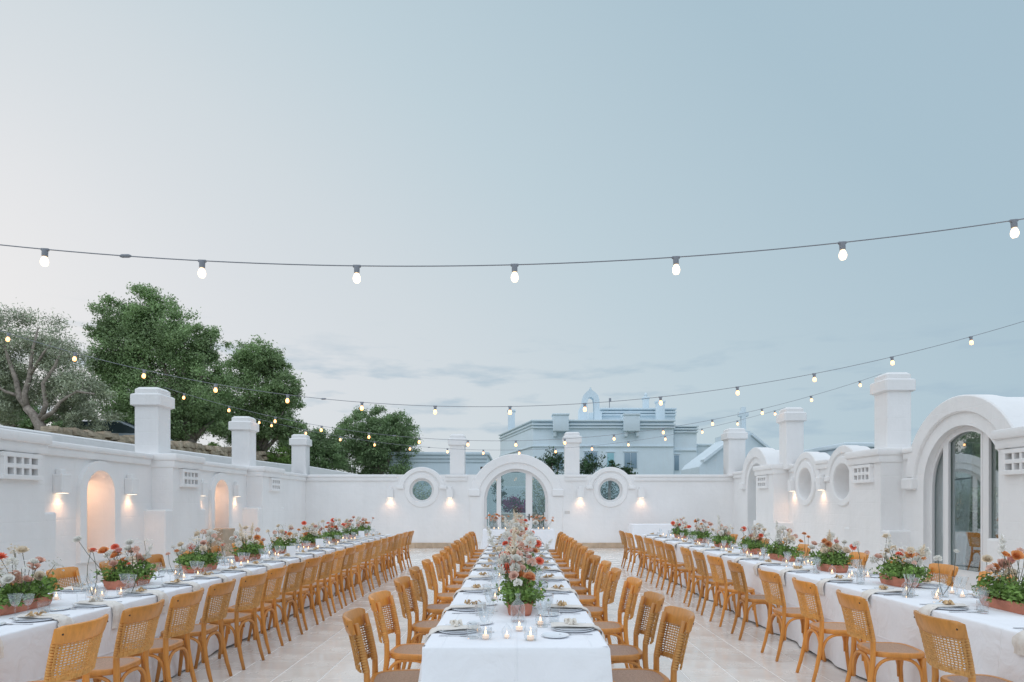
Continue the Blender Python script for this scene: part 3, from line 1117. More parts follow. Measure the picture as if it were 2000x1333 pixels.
GT = 'trees on the hillside'
Y1 = 20.0
base = at(84, 850, Y1); base.z = hill_z(base.x, base.y) - .05
limbs = []
P = lambda x, y: at(x, y, Y1)
limbs.append(([base - Vector((0, 0, .4)), P(80, 835), P(66, 812), P(52, 797)], [.20, .165, .13, .12]))
limbs.append(([P(56, 800), P(38, 778), P(32, 745), P(16, 700), P(5, 660)], [.10, .085, .07, .05, .02]))
limbs.append(([P(52, 797), P(48, 770), P(58, 735), P(62, 690), P(75, 640)], [.10, .08, .065, .045, .02]))
limbs.append(([P(80, 818), P(90, 790), P(84, 750), P(108, 715), P(120, 680)], [.085, .07, .06, .045, .02]))
limbs.append(([P(80, 820), P(104, 805), P(118, 785), P(150, 765), P(185, 770)], [.08, .065, .05, .04, .02]))
limbs.append(([P(58, 735), P(85, 690), P(100, 670)], [.05, .035, .02]))
limbs.append(([P(40, 775), P(10, 765), P(-25, 740)], [.06, .045, .02]))
tree('olive_tree', 'silvery olive tree with a forked leaning trunk nearest the parapet', 'tree', base,
     px_lobes([(25, 655, 52), (80, 668, 50), (120, 712, 42), (150, 765, 42), (190, 800, 34), (168, 825, 28), (60, 745, 50), (5, 720, 45),
               (10, 800, 34), (105, 775, 35), (-40, 680, 50), (-30, 770, 50), (130, 820, 22)], Y1 + .55), 44000, .10, M['olive_leaf'], .2, 11, GT, limbs, .3, .2)
Y2 = 28.0
base = at(372, 868, Y2); base.z = hill_z(base.x, base.y) - .05
tree('evergreen_tree', 'biggest and tallest dark green tree behind the first pillar', 'tree', base,
     px_lobes([(275, 600, 42), (230, 618, 44), (205, 650, 30), (320, 630, 48), (365, 670, 48), (405, 665, 34), (250, 670, 60), (310, 700, 70), (395, 720, 46),
               (215, 715, 42), (230, 770, 55), (300, 790, 75), (390, 780, 60), (420, 820, 36), (350, 830, 50), (265, 830, 45), (425, 745, 26)], Y2),
     110000, .115, M['tree_leaf'], .28, 12, GT)
Y3 = 32.0
base = at(505, 895, Y3); base.z = hill_z(base.x, base.y) - .05
tree('evergreen_tree', 'mid-sized dense green tree behind the second pillar', 'tree', base,
     px_lobes([(505, 700, 38), (475, 715, 34), (530, 715, 26), (550, 765, 38), (490, 770, 52), (570, 785, 26), (460, 820, 42), (520, 825, 48), (560, 830, 30), (480, 870, 35)], Y3),
     62000, .12, M['tree_leaf'], .24, 13, GT)
Y4 = 38.0
base = at(740, 930, Y4); base.z = max(0, hill_z(base.x, base.y) - .05)
tree('evergreen_tree', 'rounded dark green tree beside the low flat-roofed building', 'tree', base,
     px_lobes([(705, 828, 34), (745, 822, 28), (785, 838, 32), (690, 860, 34), (740, 865, 50), (795, 868, 30), (700, 900, 42), (760, 905, 50)], Y4),
     46000, .135, M['tree_leaf2'], .24, 14, GT)
for k, (sp, Y, lab) in enumerate([([(600, 858, 32), (570, 872, 22), (632, 865, 28), (610, 890, 40), (650, 890, 30)], 36, 'wide low tree between the corner pillar and the rounded tree'),
                                  ([(20, 800, 34), (60, 815, 26), (-20, 790, 40), (5, 760, 40), (120, 822, 22), (150, 812, 26)], 27, 'shadowy tree half hidden behind the silvery olive')]):
    base = at(sp[0][0], 900 if k == 0 else 850, Y); base.z = hill_z(base.x, base.y) - .05
    tree('evergreen_tree', lab, 'tree', base, px_lobes(sp, Y), 26000, .125, M['tree_leaf2'], .2, 20 + k, GT)
for k, (px, py, r, Y, lab) in enumerate([(542, 880, 20, 31.5, 'bright green shrub above the stone wall between two pillars'), (570, 878, 16, 33, 'small green shrub beside the bright one over the stone wall'),
                                         (415, 872, 13, 27.5, 'low green shrub above the stone wall after the first pillar'), (350, 876, 11, 26, 'low weedy plant in front of the stone wall after the first pillar')]):
    p = at(px, py, Y)
    z0 = hill_z(p.x, p.y)
    r_ = r / F * Y
    t = thing('shrub', lab, 'shrub', (p.x, p.y, z0), 0, 'shrubs along the stone wall')
    hh = max(.3, p.z - z0)
    pts, nrm = cloud([(0, 0, hh * .6, r_, r_, hh * .6), (r_ * .6, 0, hh * .4, r_ * .7, r_ * .7, hh * .4)], 1600, 40 + k, .2)
    ob('foliage', leaf_mesh('foliage', pts, nrm, .10, M['leaf'], 50 + k), t)
    b = MB()
    for q in range(4):
        b.tube([(0, 0, -.1), (rnd.uniform(-.2, .2), rnd.uniform(-.2, .2), hh * .7)], [.02, .008], 5)
    ob('stems', b.mesh('stems', M['bark']), t)
# citrus trees behind the back wall
for k, (sp, lab) in enumerate([([(1078, 898, 17), (1066, 905, 17), (1092, 900, 14), (1080, 918, 24)], 'citrus tree behind the glass door arch'),
                               ([(1150, 905, 16), (1166, 902, 15), (1140, 915, 16), (1155, 925, 24)], 'citrus tree rising behind the back wall past the pillar'),
                               ([(1196, 909, 9), (1205, 918, 12), (1190, 922, 14)], 'small citrus top behind the green round window'),
                               ([(1230, 914, 9), (1224, 922, 12), (1234, 926, 12)], 'lowest citrus sprig behind the hood of the green round window')]):
    Y = 26.0
    base = at(sp[-1][0], 930, Y); base.z = -.02
    lob = px_lobes(sp, Y)
    tree('citrus_tree', lab, 'tree', base, lob, 1500 if k < 2 else 600, .10, M['citrus'], .07, 60 + k, 'citrus trees behind the back wall', None, .5, .3)
# garden seen through the glass door
t = thing('planter_wall', 'low white garden wall behind the glass door', 'wall', (0, 0, 0))
ob('wall', MB().box2((-.95, 27.6, 0), (.62, 28.0, 1.12), .03).mesh('wall', M['plaster']), t)
def bush(name, lab, cat, c, r, n, size, m, seed, m2=None):
    t = thing(name, lab, cat, (c[0], c[1], 0))
    pts, nrm = cloud([(0, 0, c[2], r[0], r[1], r[2]), (r[0] * .5, -.1, c[2] - r[2] * .3, r[0] * .6, r[1] * .7, r[2] * .7)], n, seed, .22)
    ob('foliage', leaf_mesh('foliage', pts, nrm, size, m, seed), t)
    if m2:
        pts, nrm = cloud([(0, -.1, c[2], r[0] * 1.03, r[1], r[2] * 1.03)], n, seed + 1, .16)
        ob('blossom', leaf_mesh('blossom', pts, nrm, size, m2, seed + 2, .8), t)
    b = MB()
    for q in range(5):
        b.tube([(rnd.uniform(-.1, .1), 0, -.05), (rnd.uniform(-.3, .3) * r[0], rnd.uniform(-.2, .2), c[2] * .6), (rnd.uniform(-.7, .7) * r[0], 0, c[2])], [.03, .02, .008], 5)
    ob('stems', b.mesh('stems', M['bark']), t)
    return t
bush('garden_olive', 'bushy olive seen through the tall arched window', 'tree', (10.1, 14.9, 1.75), (1.0, 1.0, .85), 7000, .085, M['olive_leaf'], 81)
bush('garden_shrub', 'dark shrub seen low through the tall arched window', 'shrub', (9.6, 14.2, .75), (.8, .5, .5), 3000, .08, M['leaf_dark'], 82)
bush('garden_olive', 'second olive seen in the nearest pane of the tall arched window', 'tree', (11.9, 14.4, 1.6), (1.1, 1.0, .9), 6500, .085, M['olive_leaf'], 83)
bush('bougainvillea', 'purple bougainvillea seen through the middle door pane', 'shrub', (.05, 29.0, 1.35), (.62, .5, .42), 900, .10, M['leaf_dark'], 71, M['bract'])
bush('garden_shrub', 'grey green climber behind the far door leaf', 'shrub', (1.15, 29.5, 1.6), (.75, .6, 1.5), 4200, .09, M['olive_leaf'], 72)
bush('garden_shrub', 'dark green shrub seen at the edge of the middle door pane', 'shrub', (-.75, 28.9, 2.05), (.22, .3, .55), 900, .08, M['leaf_dark'], 73)
bush('garden_hedge', 'clipped green hedge seen through the green round window', 'hedge', (4.3, 27.5, 1.5), (1.5, .6, 1.0), 7000, .09, M['leaf_dark'], 74)
bush('garden_hedge', 'pale olive hedge seen through the niche-side round window', 'hedge', (-4.2, 27.5, 1.4), (1.6, .6, .95), 7000, .09, M['olive_leaf'], 75)
t = thing('garden_wall', 'pale garden wall across the far side of the garden', 'wall', (0, 33, 0))
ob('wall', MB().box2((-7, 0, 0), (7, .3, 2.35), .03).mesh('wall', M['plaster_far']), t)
t = thing('porch', 'small dark porch roof over the glass door outside', 'porch', (0, 23.1, 0))
ob('roof', MB().box2((-1.25, 0, 2.72), (1.25, 2.4, 2.82), .02).mesh('roof', M['porch']), t)
for sg in (-1, 1):
    ob('post', MB().box2((sg * 1.18 - .05, 2.2, 0), (sg * 1.18 + .05, 2.3, 2.72), .01).mesh('post', M['porch']), t)

# ------------------------------------------------------------------ buildings beyond
def bx_px(x0, x1, y0, y1, Y, depth, bev=.04):
    a, c = at(x0, y1, Y), at(x1, y0, Y)
    return MB().box2((a.x, Y, max(a.z, -.05)), (c.x, Y + depth, c.z), bev)
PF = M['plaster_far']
mb_ = thing('manor_house', 'large white manor house in blue shade with stepped parapets and bell arch', 'building')
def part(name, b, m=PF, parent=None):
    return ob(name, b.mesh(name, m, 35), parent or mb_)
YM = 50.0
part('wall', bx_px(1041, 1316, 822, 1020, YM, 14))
def courses(x0, x1, ys, Y, out=.2, d=1.0):
    for k, y in enumerate(ys):
        part('cornice', bx_px(x0 - 2 + k * .5, x1 + 2 - k * .5, y, y + 3.2, Y - out * (1.6 - k * .3), out * 3 + d, .02))
courses(1041, 1318, (820, 827.5, 833.5), YM)
part('cornice', bx_px(1041, 1316, 870.5, 873, YM - .12, .5, .02))
# angled wing on the near side
a0, a1 = Vector((at(1041, 0, YM).x, YM)), Vector((-31 / F * 61, 61))
dirv = (a1 - a0)
ang = math.atan2(dirv.y, dirv.x)
ln = dirv.length
def wing_box(z0, z1, off, w=.0):
    b = MB().box2((-w, -off, z0), (ln + w, .8, z1), .03)
    Mx = Matrix.Translation((a0.x, a0.y, 0)) @ Matrix.Rotation(ang, 4, 'Z')
    # keep outward face towards the courtyard side
    b.v = [tuple(Mx @ Vector((p[0], -p[1], p[2]))) for p in b.v]
    return b
me = wing_box(-.05, 7.72, 0).mesh('wall', PF)
part('wall', wing_box(-.05, 7.72, 0))
for z0, z1, o in ((7.68, 7.8, .16), (7.42, 7.55, .11), (7.2, 7.3, .06), (5.75, 5.86, .1)):
    part('cornice', wing_box(z0, z1, o, .05))
part('wall', bx_px(979, 1020, 856, 1020, 61, 6))
part('cornice', bx_px(977, 1014, 851, 857, 60.8, 6))
part('upper_storey', bx_px(1172, 1319, 799, 822, 56, 8))
courses(1172, 1320, (797, 803.5, 809), 56)
part('upper_storey', bx_px(1150, 1176, 806, 822, 55.5, 4))
for x0, x1 in ((1080, 1111), (1219, 1250)):
    part('box_turret', bx_px(x0, x1, 810, 842, YM - .7, 1.2))
    part('cornice', bx_px(x0 - 1.5, x1 + 1.5, 807.5, 811, YM - .78, 1.4))
    for xx in (x0 + 1, x1 - 7):
        part('corbel', bx_px(xx, xx + 6, 841.8, 853, YM - .45, .6))
# bell arch
Yb = 52.5
b = slab([tuple((at(px, py, Yb).x, at(px, py, Yb).z)) for px, py in
          [(1130, 823), (1131, 800), (1134, 794), (1137, 790), (1137, 782), (1140, 772), (1146, 765), (1151, 762), (1152.5, 757), (1154.5, 757), (1156, 762),
           (1162, 766), (1168, 772), (1171, 782), (1171, 797), (1176, 823), (1161, 823), (1160.5, 788), (1159, 779), (1154, 775.5), (1149, 778), (1147.5, 786), (1148, 823)]], [], 0, .8,
         lambda s, z, d: (s, Yb + d, z))
part('bell_arch', b)
for x0, x1, y0, y1, Y in ((992, 1005.5, 804, 856, 60), (1257, 1268, 779, 800, 58), (1283, 1299, 786, 824, 54)):
    ch = part('chimney', bx_px(x0, x1, y0, y1, Y, .6))
    part('chimney_cap', bx_px(x0 - 1.5, x1 + 1.5, y0 - 4, y0 + .2, Y - .06, .75), parent=ch)
cp = at(1262.5, 775, 58)
part('chimney_finial', MB().lathe([(.0, .45), (.1, .38), (.16, .25), (.12, .1), (.28, 0), (.0, -.02)], 12, (cp.x, 58.3, cp.z - .05)))
vp = at(1192, 797, 56)
b = MB().tube([(vp.x, 56.5, vp.z - .1), (vp.x, 56.5, vp.z + .85)], .03, 6)
b.box((vp.x + .05, 56.5, vp.z + .75), (.2, .08, .32), .03)
part('weather_vane', b, M['socket'])
part('wall', bx_px(1316.5, 1361, 834, 1020, YM + .8, 8))
courses(1318, 1363, (831, 836.5, 842), YM + .8)
part('cornice', bx_px(1316.5, 1361, 878, 881, YM + .68, .4, .02))
part('wall', bx_px(1361.5, 1390, 869, 884, YM + 2, 5))
part('cornice', bx_px(1361.5, 1393, 867, 871, YM + 1.85, 5))
for x0, x1 in ((1354, 1357.5), (1368, 1385)):
    part('wall', bx_px(x0, x1, 884, 1020, YM + 2, 3))
part('wall', slab([(at(px, py, YM + 2).x, at(px, py, YM + 2).z) for px, py in [(1357.5, 884), (1368, 884), (1368, 905), (1366, 897), (1362, 893), (1359, 897), (1357.5, 905)]], [], 0, 3, lambda s, z, d: (s, YM + 2 + d, z)))
part('porch_back', bx_px(1350, 1370, 880, 1020, YM + 7, .3))
for x0, x1, y0, y1, m, nm in ((1081, 1100, 886, 918, 'shutter', 'window'), (1141, 1167, 884, 918, 'shutter', 'window'), (1185.5, 1200, 885.5, 912, 'door_blue', 'door'),
                              (1219, 1244.5, 885, 915, 'shutter', 'window'), (1316.8 + 0, 1327, 890, 919, 'shutter', 'window')):
    Yw = YM if x0 < 1310 else YM + .8
    fr = part(nm, bx_px(x0 - 1.2, x1 + 1.2, y0 - 1.5, y1 + 1, Yw - .05, .1, .01))
    n = 2 if x1 - x0 > 14.6 else 1
    for q in range(n):
        w_ = (x1 - x0) / n
        part('pane', bx_px(x0 + q * w_ + .7, x0 + (q + 1) * w_ - .7, y0, y1, Yw - .09, .1, .01), M[m], fr)
    part('lintel', bx_px(x0 - 1.5, x1 + 1.5, y0 - 3.6, y0 - 1.8, Yw - .12, .14, .02), parent=fr)

lb_ = thing('flat_roofed_building', 'long low pale building with a moulded flat roof edge by the trees', 'building')
part('wall', bx_px(759, 952, 890, 1010, 38, 7), parent=lb_)
for y0, y1, o in ((883, 889, .25), (889.2, 896.5, .15), (897, 903.5, .07)):
    part('cornice', bx_px(757 + (25 - o * 100) * .1, 955 - (25 - o * 100) * .3, y0, y1, 38 - o, 7, .03), parent=lb_)
ch = thing('chapel', 'pale gabled chapel topped by a stone cross', 'chapel')
Yc = 27.0
pts = [(1366, 1010), (1366, 912), (1374, 902), (1440, 852), (1440, 842), (1466, 842), (1466, 852), (1535, 908), (1535, 1010)]
part('gable_wall', slab([(at(px, py, Yc).x, max(0, at(px, py, Yc).z)) for px, py in pts], [], 0, 3, lambda s, z, d: (s, Yc + d, z)), parent=ch)
for sg in (0, 1):
    pp = [(1372, 898), (1441, 846), (1441, 851), (1373, 904)] if sg == 0 else [(1536, 903), (1466, 846), (1466, 851), (1536, 909)]
    part('gable_coping', slab([(at(px, py, Yc).x, at(px, py, Yc).z) for px, py in pp], [], -.18, .3, lambda s, z, d: (s, Yc + d, z)), parent=ch)
b = bx_px(1448.7, 1457.3, 795, 843, Yc + .4, .22, .01)
q = bx_px(1443.6, 1462.4, 805, 813.5, Yc + .395, .23, .01)
b.add(q.v, q.f)
part('cross', b, parent=ch)

# ------------------------------------------------------------------ chair
def yp(z):
    return -.185 - .085 * max(0, (z - .46) / .42) ** 1.25 if z > .46 else -.185 - .085 * ((.46 - z) / .46) ** 1.6
def make_chair():
    t = thing('dining_chair', '', 'chair')
    wd = M['wood']
    # seat ring and woven inset
    def seat_ring(k, z):
        out = []
        for i in range(28):
            a = 2 * PI * i / 28
            c, s = math.cos(a), math.sin(a)
            e = .55
            x = math.copysign(abs(c) ** e, c) * .205
            y = math.copysign(abs(s) ** e, s) * .20
            x *= 1 + .10 * (y / .2) * .9
            out.append((x * k, y * k + .005, z))
        return out
    b = MB()
    b.loft([seat_ring(.80, .432), seat_ring(.97, .432), seat_ring(1.0, .440), seat_ring(1.0, .462), seat_ring(.975, .470), seat_ring(.84, .470), seat_ring(.835, .466)], True, False)
    ob('seat_frame', b.mesh('seat_frame', wd, 50), t)
    b = MB()
    b.loft([seat_ring(.84, .445), seat_ring(.84, .468), seat_ring(.6, .466), seat_ring(.2, .462)])
    ob('seat_weave', b.mesh('seat_weave', M['rattan'], 60), t)
    fl = {}
    for sg in (-1, 1):
        b = MB()
        b.tube([(sg * .203, .205, 0), (sg * .188, .178, .18), (sg * .182, .165, .34), (sg * .180, .160, .436)], [.0145, .017, .019, .020], 10)
        ob('leg', b.mesh('leg', wd, 180), t)
        b = MB()
        zs = [0, .12, .26, .40, .47, .56, .66, .76, .845]
        b.tube([(sg * (.188 - .02 * (1 - abs(z - .46) / .46)), yp(z) + (.0 if z < .5 else .012), z) for z in zs], [.0145, .017, .019, .020, .020, .019, .018, .017, .016], 10)
        ob('back_post', b.mesh('back_post', wd, 180), t)
    # bentwood arches under the seat
    L4 = [(-.186, .172), (.186, .172), (.176, -.198), (-.176, -.198)]
    for k in range(4):
        p, q = Vector(L4[k]), Vector(L4[(k + 1) % 4])
        path = []
        for i in range(15):
            a = PI * i / 14
            s = .5 - .5 * math.copysign(abs(math.cos(a)) ** .75, math.cos(a))
            s = .035 + .93 * s
            z = .205 + .222 * (math.sin(a) ** .62 if 0 < i < 14 else 0)
            c = p.lerp(q, s)
            path.append((c.x * .985, c.y * .985, z))
        b = MB().tube(path, .0125, 7)
        ob('arched_brace', b.mesh('arched_brace', wd, 180), t)
    # crest rail
    def pan(u, z, o=0):
        w = .205 + .018 * max(0, (z - .6) / .28)
        return Vector((u * w, yp(z) - .012 - .062 * (1 - u * u) - o, z))
    rings = []
    for i in range(17):
        u = -1.03 + 2.06 * i / 16
        e = 1 - max(0, (abs(u) - .86) / .2) ** 2 * .30
        h0, h1 = .832 - .058 * e, .832 + .052 * e
        sec = []
        for hz, o in ((h0, -.010), (h0, .010), (h0 + .012, .016), (h1 - .02, .018), (h1 - .004, .012), (h1, 0), (h1 - .004, -.012), (h0 + .012, -.013)):
            sec.append(pan(u, hz, o))
        rings.append(sec)
    ob('crest_rail', fix(MB().loft(rings).mesh('crest_rail', wd, 60)), t)
    for sg in (-1, 1):
        p = pan(sg * .93, .835, .017)
        b = MB().lathe([(0, -.004), (.006, -.004), (.006, .003), (0, .004)], 8)
        ob('peg', b.mesh('peg', M['dark']), t, p, (R(90), 0, 0))
    # cane panel: woven strands with real holes
    b = MB()
    nu, nv = 19, 15
    z0, z1 = .552, .785
    def strand(f, n, w, th):
        rings = []
        for i in range(n + 1):
            p, side, nor = f(i / n)
            rings.append([p - side * w - nor * th, p + side * w - nor * th, p + side * w + nor * th, p - side * w + nor * th])
        b.loft(rings)
    ex, ez, ey = Vector((1, 0, 0)), Vector((0, 0, 1)), Vector((0, 1, 0))
    for i in range(nu):
        u = -.95 + 1.9 * i / (nu - 1)
        strand(lambda s: (pan(u * (1 if z0 + (z1 - z0) * s > .6 else .97), z0 + (z1 - z0) * s, .003 + .0022 * math.cos(PI * (s * nv + i))), ex, ey), nv, .0042 if 1 < i < nu - 2 else .0085, .0016)
    for j in range(nv):
        z = z0 + .01 + (z1 - z0 - .014) * j / (nv - 1)
        strand(lambda s: (pan(-.99 + 1.98 * s, z, .003 - .0022 * math.cos(PI * (s * 12 + j))), ez, ey), 12, .0040 if 1 < j < nv - 1 else .0085, .0016)
    ob('cane_panel', b.mesh('cane_panel', M['cane']), t)
    # cane wrapped round the posts
    for sg in (-1, 1):
        b = MB()
        for j in range(14):
            z = .556 + .0165 * j
            c = Vector((sg * (.188 - .02 * (1 - abs(z - .46) / .46)), yp(z) + .008, z))
            b.tube([c + Vector((0, 0, -.0055)), c + Vector((0, -.002, .0055))], [.0235, .0225], 8)
        ob('cane_wrap', b.mesh('cane_wrap', M['cane'], 50), t)
    return t
CH = make_chair()
first_chair = [True]
def put_chair(x, y, rz, label, group):
    if first_chair[0]:
        o = CH
        first_chair[0] = False
    else:
        o = copy_tree(CH)
    o.location = (x, y, .003)
    o.rotation_euler = (0, 0, rz)
    o['label'] = label
    o['group'] = group
    v = rnd.uniform(.80, 1.14)
    w_ = rnd.uniform(-.06, .10)
    for ch in o.children:
        ch.color = (v * (1 + .3 * w_), v * (1 - .4 * w_), v * (1 - 2.2 * w_), 1)
    return o

# ------------------------------------------------------------------ tables under floor-length cloths
ZTAB = .77
def tablecloth(x0, x1, y0, y1, seed, zt=ZTAB, hem=.02):
    rg = random.Random(seed)
    b = MB()
    ph = [rg.uniform(0, 6.28) for _ in range(8)]
    pts = []
    nX, nY = max(12, int((x1 - x0) / .045)), int((y1 - y0) / .06)
    for i in range(nX):
        pts.append((x0 + (x1 - x0) * i / nX, y0, 0, -1))
    for i in range(nY):
        pts.append((x1, y0 + (y1 - y0) * i / nY, 1, 0))
    for i in range(nX):
        pts.append((x1 - (x1 - x0) * i / nX, y1, 0, 1))
    for i in range(nY):
        pts.append((x0, y1 - (y1 - y0) * i / nY, -1, 0))
    def wob(s, k):
        return math.sin(s * 2.1 + ph[k]) * .5 + math.sin(s * 5.3 + ph[k + 1]) * .33 + math.sin(s * 11.7 + ph[k + 2]) * .2
    rings = []
    rows = [(zt, -.012), (zt - .003, -.004), (zt - .010, 0), (zt - .05, .002), (zt * .75, .006), (zt * .5, .012), (zt * .25, .02), (zt * .1, .026), (hem, .03)]
    for z, o in rows:
        fr = max(0, (zt - .03 - z) / zt)
        r_ = []
        for (x, y, nx_, ny_) in pts:
            s = x + y
            dc = min(abs(x - x0) + abs(y - y0), abs(x - x1) + abs(y - y0), abs(x - x0) + abs(y - y1), abs(x - x1) + abs(y - y1))
            corner = max(0, 1 - dc / .28)
            d = o + fr * .06 * wob(s * 1.25, 0) + fr * .055 * corner * (1 + .6 * math.sin(s * 26))
            zz = z
            if z == hem:
                zz = hem + .008 * wob(s * 1.4, 3)
            r_.append((x + nx_ * d, y + ny_ * d, max(.009, zz)))
        rings.append(r_)
    b.loft(rings, True, False)
    # slightly uneven top
    gx, gy = 10, max(6, int((y1 - y0) / .2))
    vs, fs = [], []
    e = .0122
    for j in range(gy + 1):
        for i in range(gx + 1):
            x = x0 + e + (x1 - x0 - 2 * e) * i / gx
            y = y0 + e + (y1 - y0 - 2 * e) * j / gy
            vs.append((x, y, zt))
    for j in range(gy):
        for i in range(gx):
            a = j * (gx + 1) + i
            fs.append((a, a + 1, a + gx + 2, a + gx + 1))
    b.add(vs, fs)
    return b
def table(x0, x1, y0, y1, label, seed, zt=ZTAB, hem=.02):
    c = ((x0 + x1) / 2, y0, 0)
    t = thing('dining_table', label, 'table', c)
    b = tablecloth(x0, x1, y0, y1, seed, zt, hem)
    b.v = [(p[0] - c[0], p[1] - c[1], p[2]) for p in b.v]
    ob('tablecloth', b.mesh('tablecloth', M['tablecloth'], 60), t)
    return t
HW = .525
TABS = {'niche': (-3.655, 3.88, 16.55), 'middle': (0.0, 3.69, 15.85), 'window': (3.645, 3.5, 16.5)}
table(-3.655 - HW, -3.655 + HW, 3.88, 16.55, 'long white-clothed dining table along the niche wall', 1)
table(-HW, HW, 3.69, 15.85, 'long white-clothed dining table in the middle of the courtyard', 2)
table(3.645 - HW, 3.645 + HW, 3.5, 16.5, 'long white-clothed dining table along the window wall', 3)
table(-.98, 1.13, 19.4, 20.1, 'small white-clothed sweetheart table in front of the glass door', 4)
table(3.75, 5.4, 21.3, 22.0, 'small white-clothed service table against the back wall', 5, .86)

GC = {'niche_in': 'chairs on the aisle side of the niche-wall table', 'niche_out': 'chairs on the wall side of the niche-wall table', 'mid_l': 'chairs on the niche side of the middle table',
      'mid_r': 'chairs on the window side of the middle table', 'win_in': 'chairs on the aisle side of the window-wall table', 'win_out': 'chairs on the wall side of the window-wall table'}
SIDE = {'niche_in': 'aisle side of the niche-wall table', 'niche_out': 'wall side of the niche-wall table', 'mid_l': 'niche side of the middle table',
        'mid_r': 'window side of the middle table', 'win_in': 'aisle side of the window-wall table', 'win_out': 'wall side of the window-wall table'}
rows = {
    'niche_in': [3.9 + .632 * i for i in range(20)],
    'niche_out': [4.3 + .87 * i for i in range(14)],
    'mid_l': [4.17, 4.98, 6.0, 7.0, 7.9, 8.7, 9.45, 10.3, 11.1, 11.95, 12.8, 13.65, 14.5, 15.35],
    'mid_r': [4.2, 4.95, 5.95, 6.85, 7.7, 8.5, 9.4, 10.3, 11.1, 11.95, 12.8, 13.65, 14.5, 15.35],
    'win_in': [4.05, 5.03, 5.9, 6.73, 7.7, 8.55, 9.35, 10.1, 11.1, 12.0, 12.9, 13.9, 15.0, 15.95],
    'win_out': [4.7 + .87 * i for i in range(13)],
}
# chair x (origin of chair), facing, table edge x
ROWX = {'niche_in': (-2.83, R(90), -3.13), 'niche_out': (-4.47, R(-90), -4.18), 'mid_l': (-.75, R(-90), -.525), 'mid_r': (.75, R(90), .525),
        'win_in': (2.86, R(-90), 3.12), 'win_out': (4.44, R(90), 4.17)}
for rk, ys in rows.items():
    x, rz, _ = ROWX[rk]
    for i, y in enumerate(ys):
        jit = rnd.uniform(-.11, .11) if rk != 'niche_in' else rnd.uniform(-.13, .03)
        put_chair(x + rnd.uniform(-.025, .025), y, rz + jit, '%s cane-back wooden chair from the camera on the %s' % (ORD[i], SIDE[rk]), GC[rk])

# ------------------------------------------------------------------ tableware prototypes
def lathe_me(name, prof, m, n=24, flute=0, k=0, smooth=40):
    return MB().lathe(prof, n, (0, 0, 0), flute, k).mesh(name, m, smooth)
ME = {}
ME['charger'] = lathe_me('charger', [(0, .002), (.09, .002), (.125, .006), (.138, .012), (.140, .014), (.137, .0155), (.122, .010), (.09, .006), (0, .006)], M['charger'], 32)
ME['plate'] = lathe_me('plate', [(0, .0075), (.08, .0075), (.11, .0115), (.132, .0195), (.1335, .0215), (.11, .0165), (.08, .013), (0, .013)], M['plate'], 32)
ME['side'] = lathe_me('side_plate', [(0, .001), (.055, .001), (.078, .007), (.084, .011), (.0835, .0125), (.075, .010), (.055, .005), (0, .005)], M['plate'], 28)
ME['bowl'] = lathe_me('goblet_bowl', [(.006, .078, 0), (.016, .084, .0), (.026, .100, .03), (.032, .125, .045), (.039, .150, .03), (.043, .162, 0), (.0415, .162, 0), (.0375, .150, .03), (.0305, .125, .045), (.0245, .101, .03), (.014, .087, 0), (0, .084, 0)], M['glass'], 36, 0, 12, 60)
ME['gstem'] = lathe_me('goblet_stem', [(.0045, .006), (.004, .03), (.0045, .055), (.007, .062), (.0045, .07), (.0058, .078)], M['glass'], 10, smooth=180)
ME['gfoot'] = lathe_me('goblet_foot', [(0, .001), (.034, .001), (.0345, .003), (.02, .005), (.006, .008), (0, .009)], M['glass'], 24, smooth=60)
ME['tumbler'] = lathe_me('tumbler', [(0, .001, 0), (.033, .001, .04), (.035, .010, .05), (.037, .06, .05), (.039, .092, 0), (.0375, .092, 0), (.035, .06, .02), (.033, .014, .02), (0, .012, 0)], M['glass'], 36, 0, 12, 60)
ME['votive'] = lathe_me('votive_glass', [(0, .001), (.030, .001), (.036, .02), (.037, .06), (.034, .066), (.0325, .065), (.035, .055), (.034, .02), (.028, .006), (0, .006)], M['glass'], 20, .02, 10, 60)
ME['orb'] = lathe_me('orb_glass', [(0, .001), (.024, .001), (.036, .018), (.042, .042), (.036, .068), (.022, .085), (.010, .098), (.004, .112), (0, .113)], M['glass'], 20, smooth=180)
ME['wax'] = lathe_me('candle', [(0, .0075), (.019, .0075), (.019, .024), (.016, .0245), (0, .023)], M['wax'], 14)
ME['flame'] = lathe_me('flame', [(0, .027), (.0035, .031), (.005, .037), (.003, .046), (0, .053)], M['flame'], 8, smooth=180)
ME['decanter'] = lathe_me('bottle', [(0, .001, 0), (.040, .001, 0), (.043, .008, .02), (.043, .085, .02), (.038, .10, 0), (.018, .115, 0), (.014, .125, 0), (.0145, .145, 0), (.020, .152, 0), (.018, .153, 0), (.0125, .146, 0), (.0122, .124, 0), (.036, .099, 0), (.041, .085, .0), (.041, .008, 0), (0, .006, 0)], M['glass'], 32, 0, 16, 60)
ME['budvase'] = lathe_me('bottle', [(0, .001), (.040, .001), (.045, .01), (.044, .04), (.032, .075), (.022, .10), (.021, .12), (.025, .13), (.0235, .13), (.0195, .12), (.0205, .10), (.030, .075), (.042, .04), (.043, .011), (0, .008)], M['glass'], 24, smooth=60)
def cutlery(kind):
    b = MB()
    b.tube([(0, -.10, .004), (0, -.02, .005), (0, .03, .006)], [.0045, .003, .0032], 6)
    if kind == 'fork':
        b.box((0, .045, .005), (.022, .03, .0025), .001)
        for k in (-1, -.33, .33, 1):
            b.box((k * .0085, .082, .0055), (.0032, .046, .002))
    else:
        b.box((.003, .075, .005), (.017, .10, .002), .0008)
    return b.mesh(kind, M['steel'], 60)
ME['fork'], ME['knife'] = cutlery('fork'), cutlery('knife')
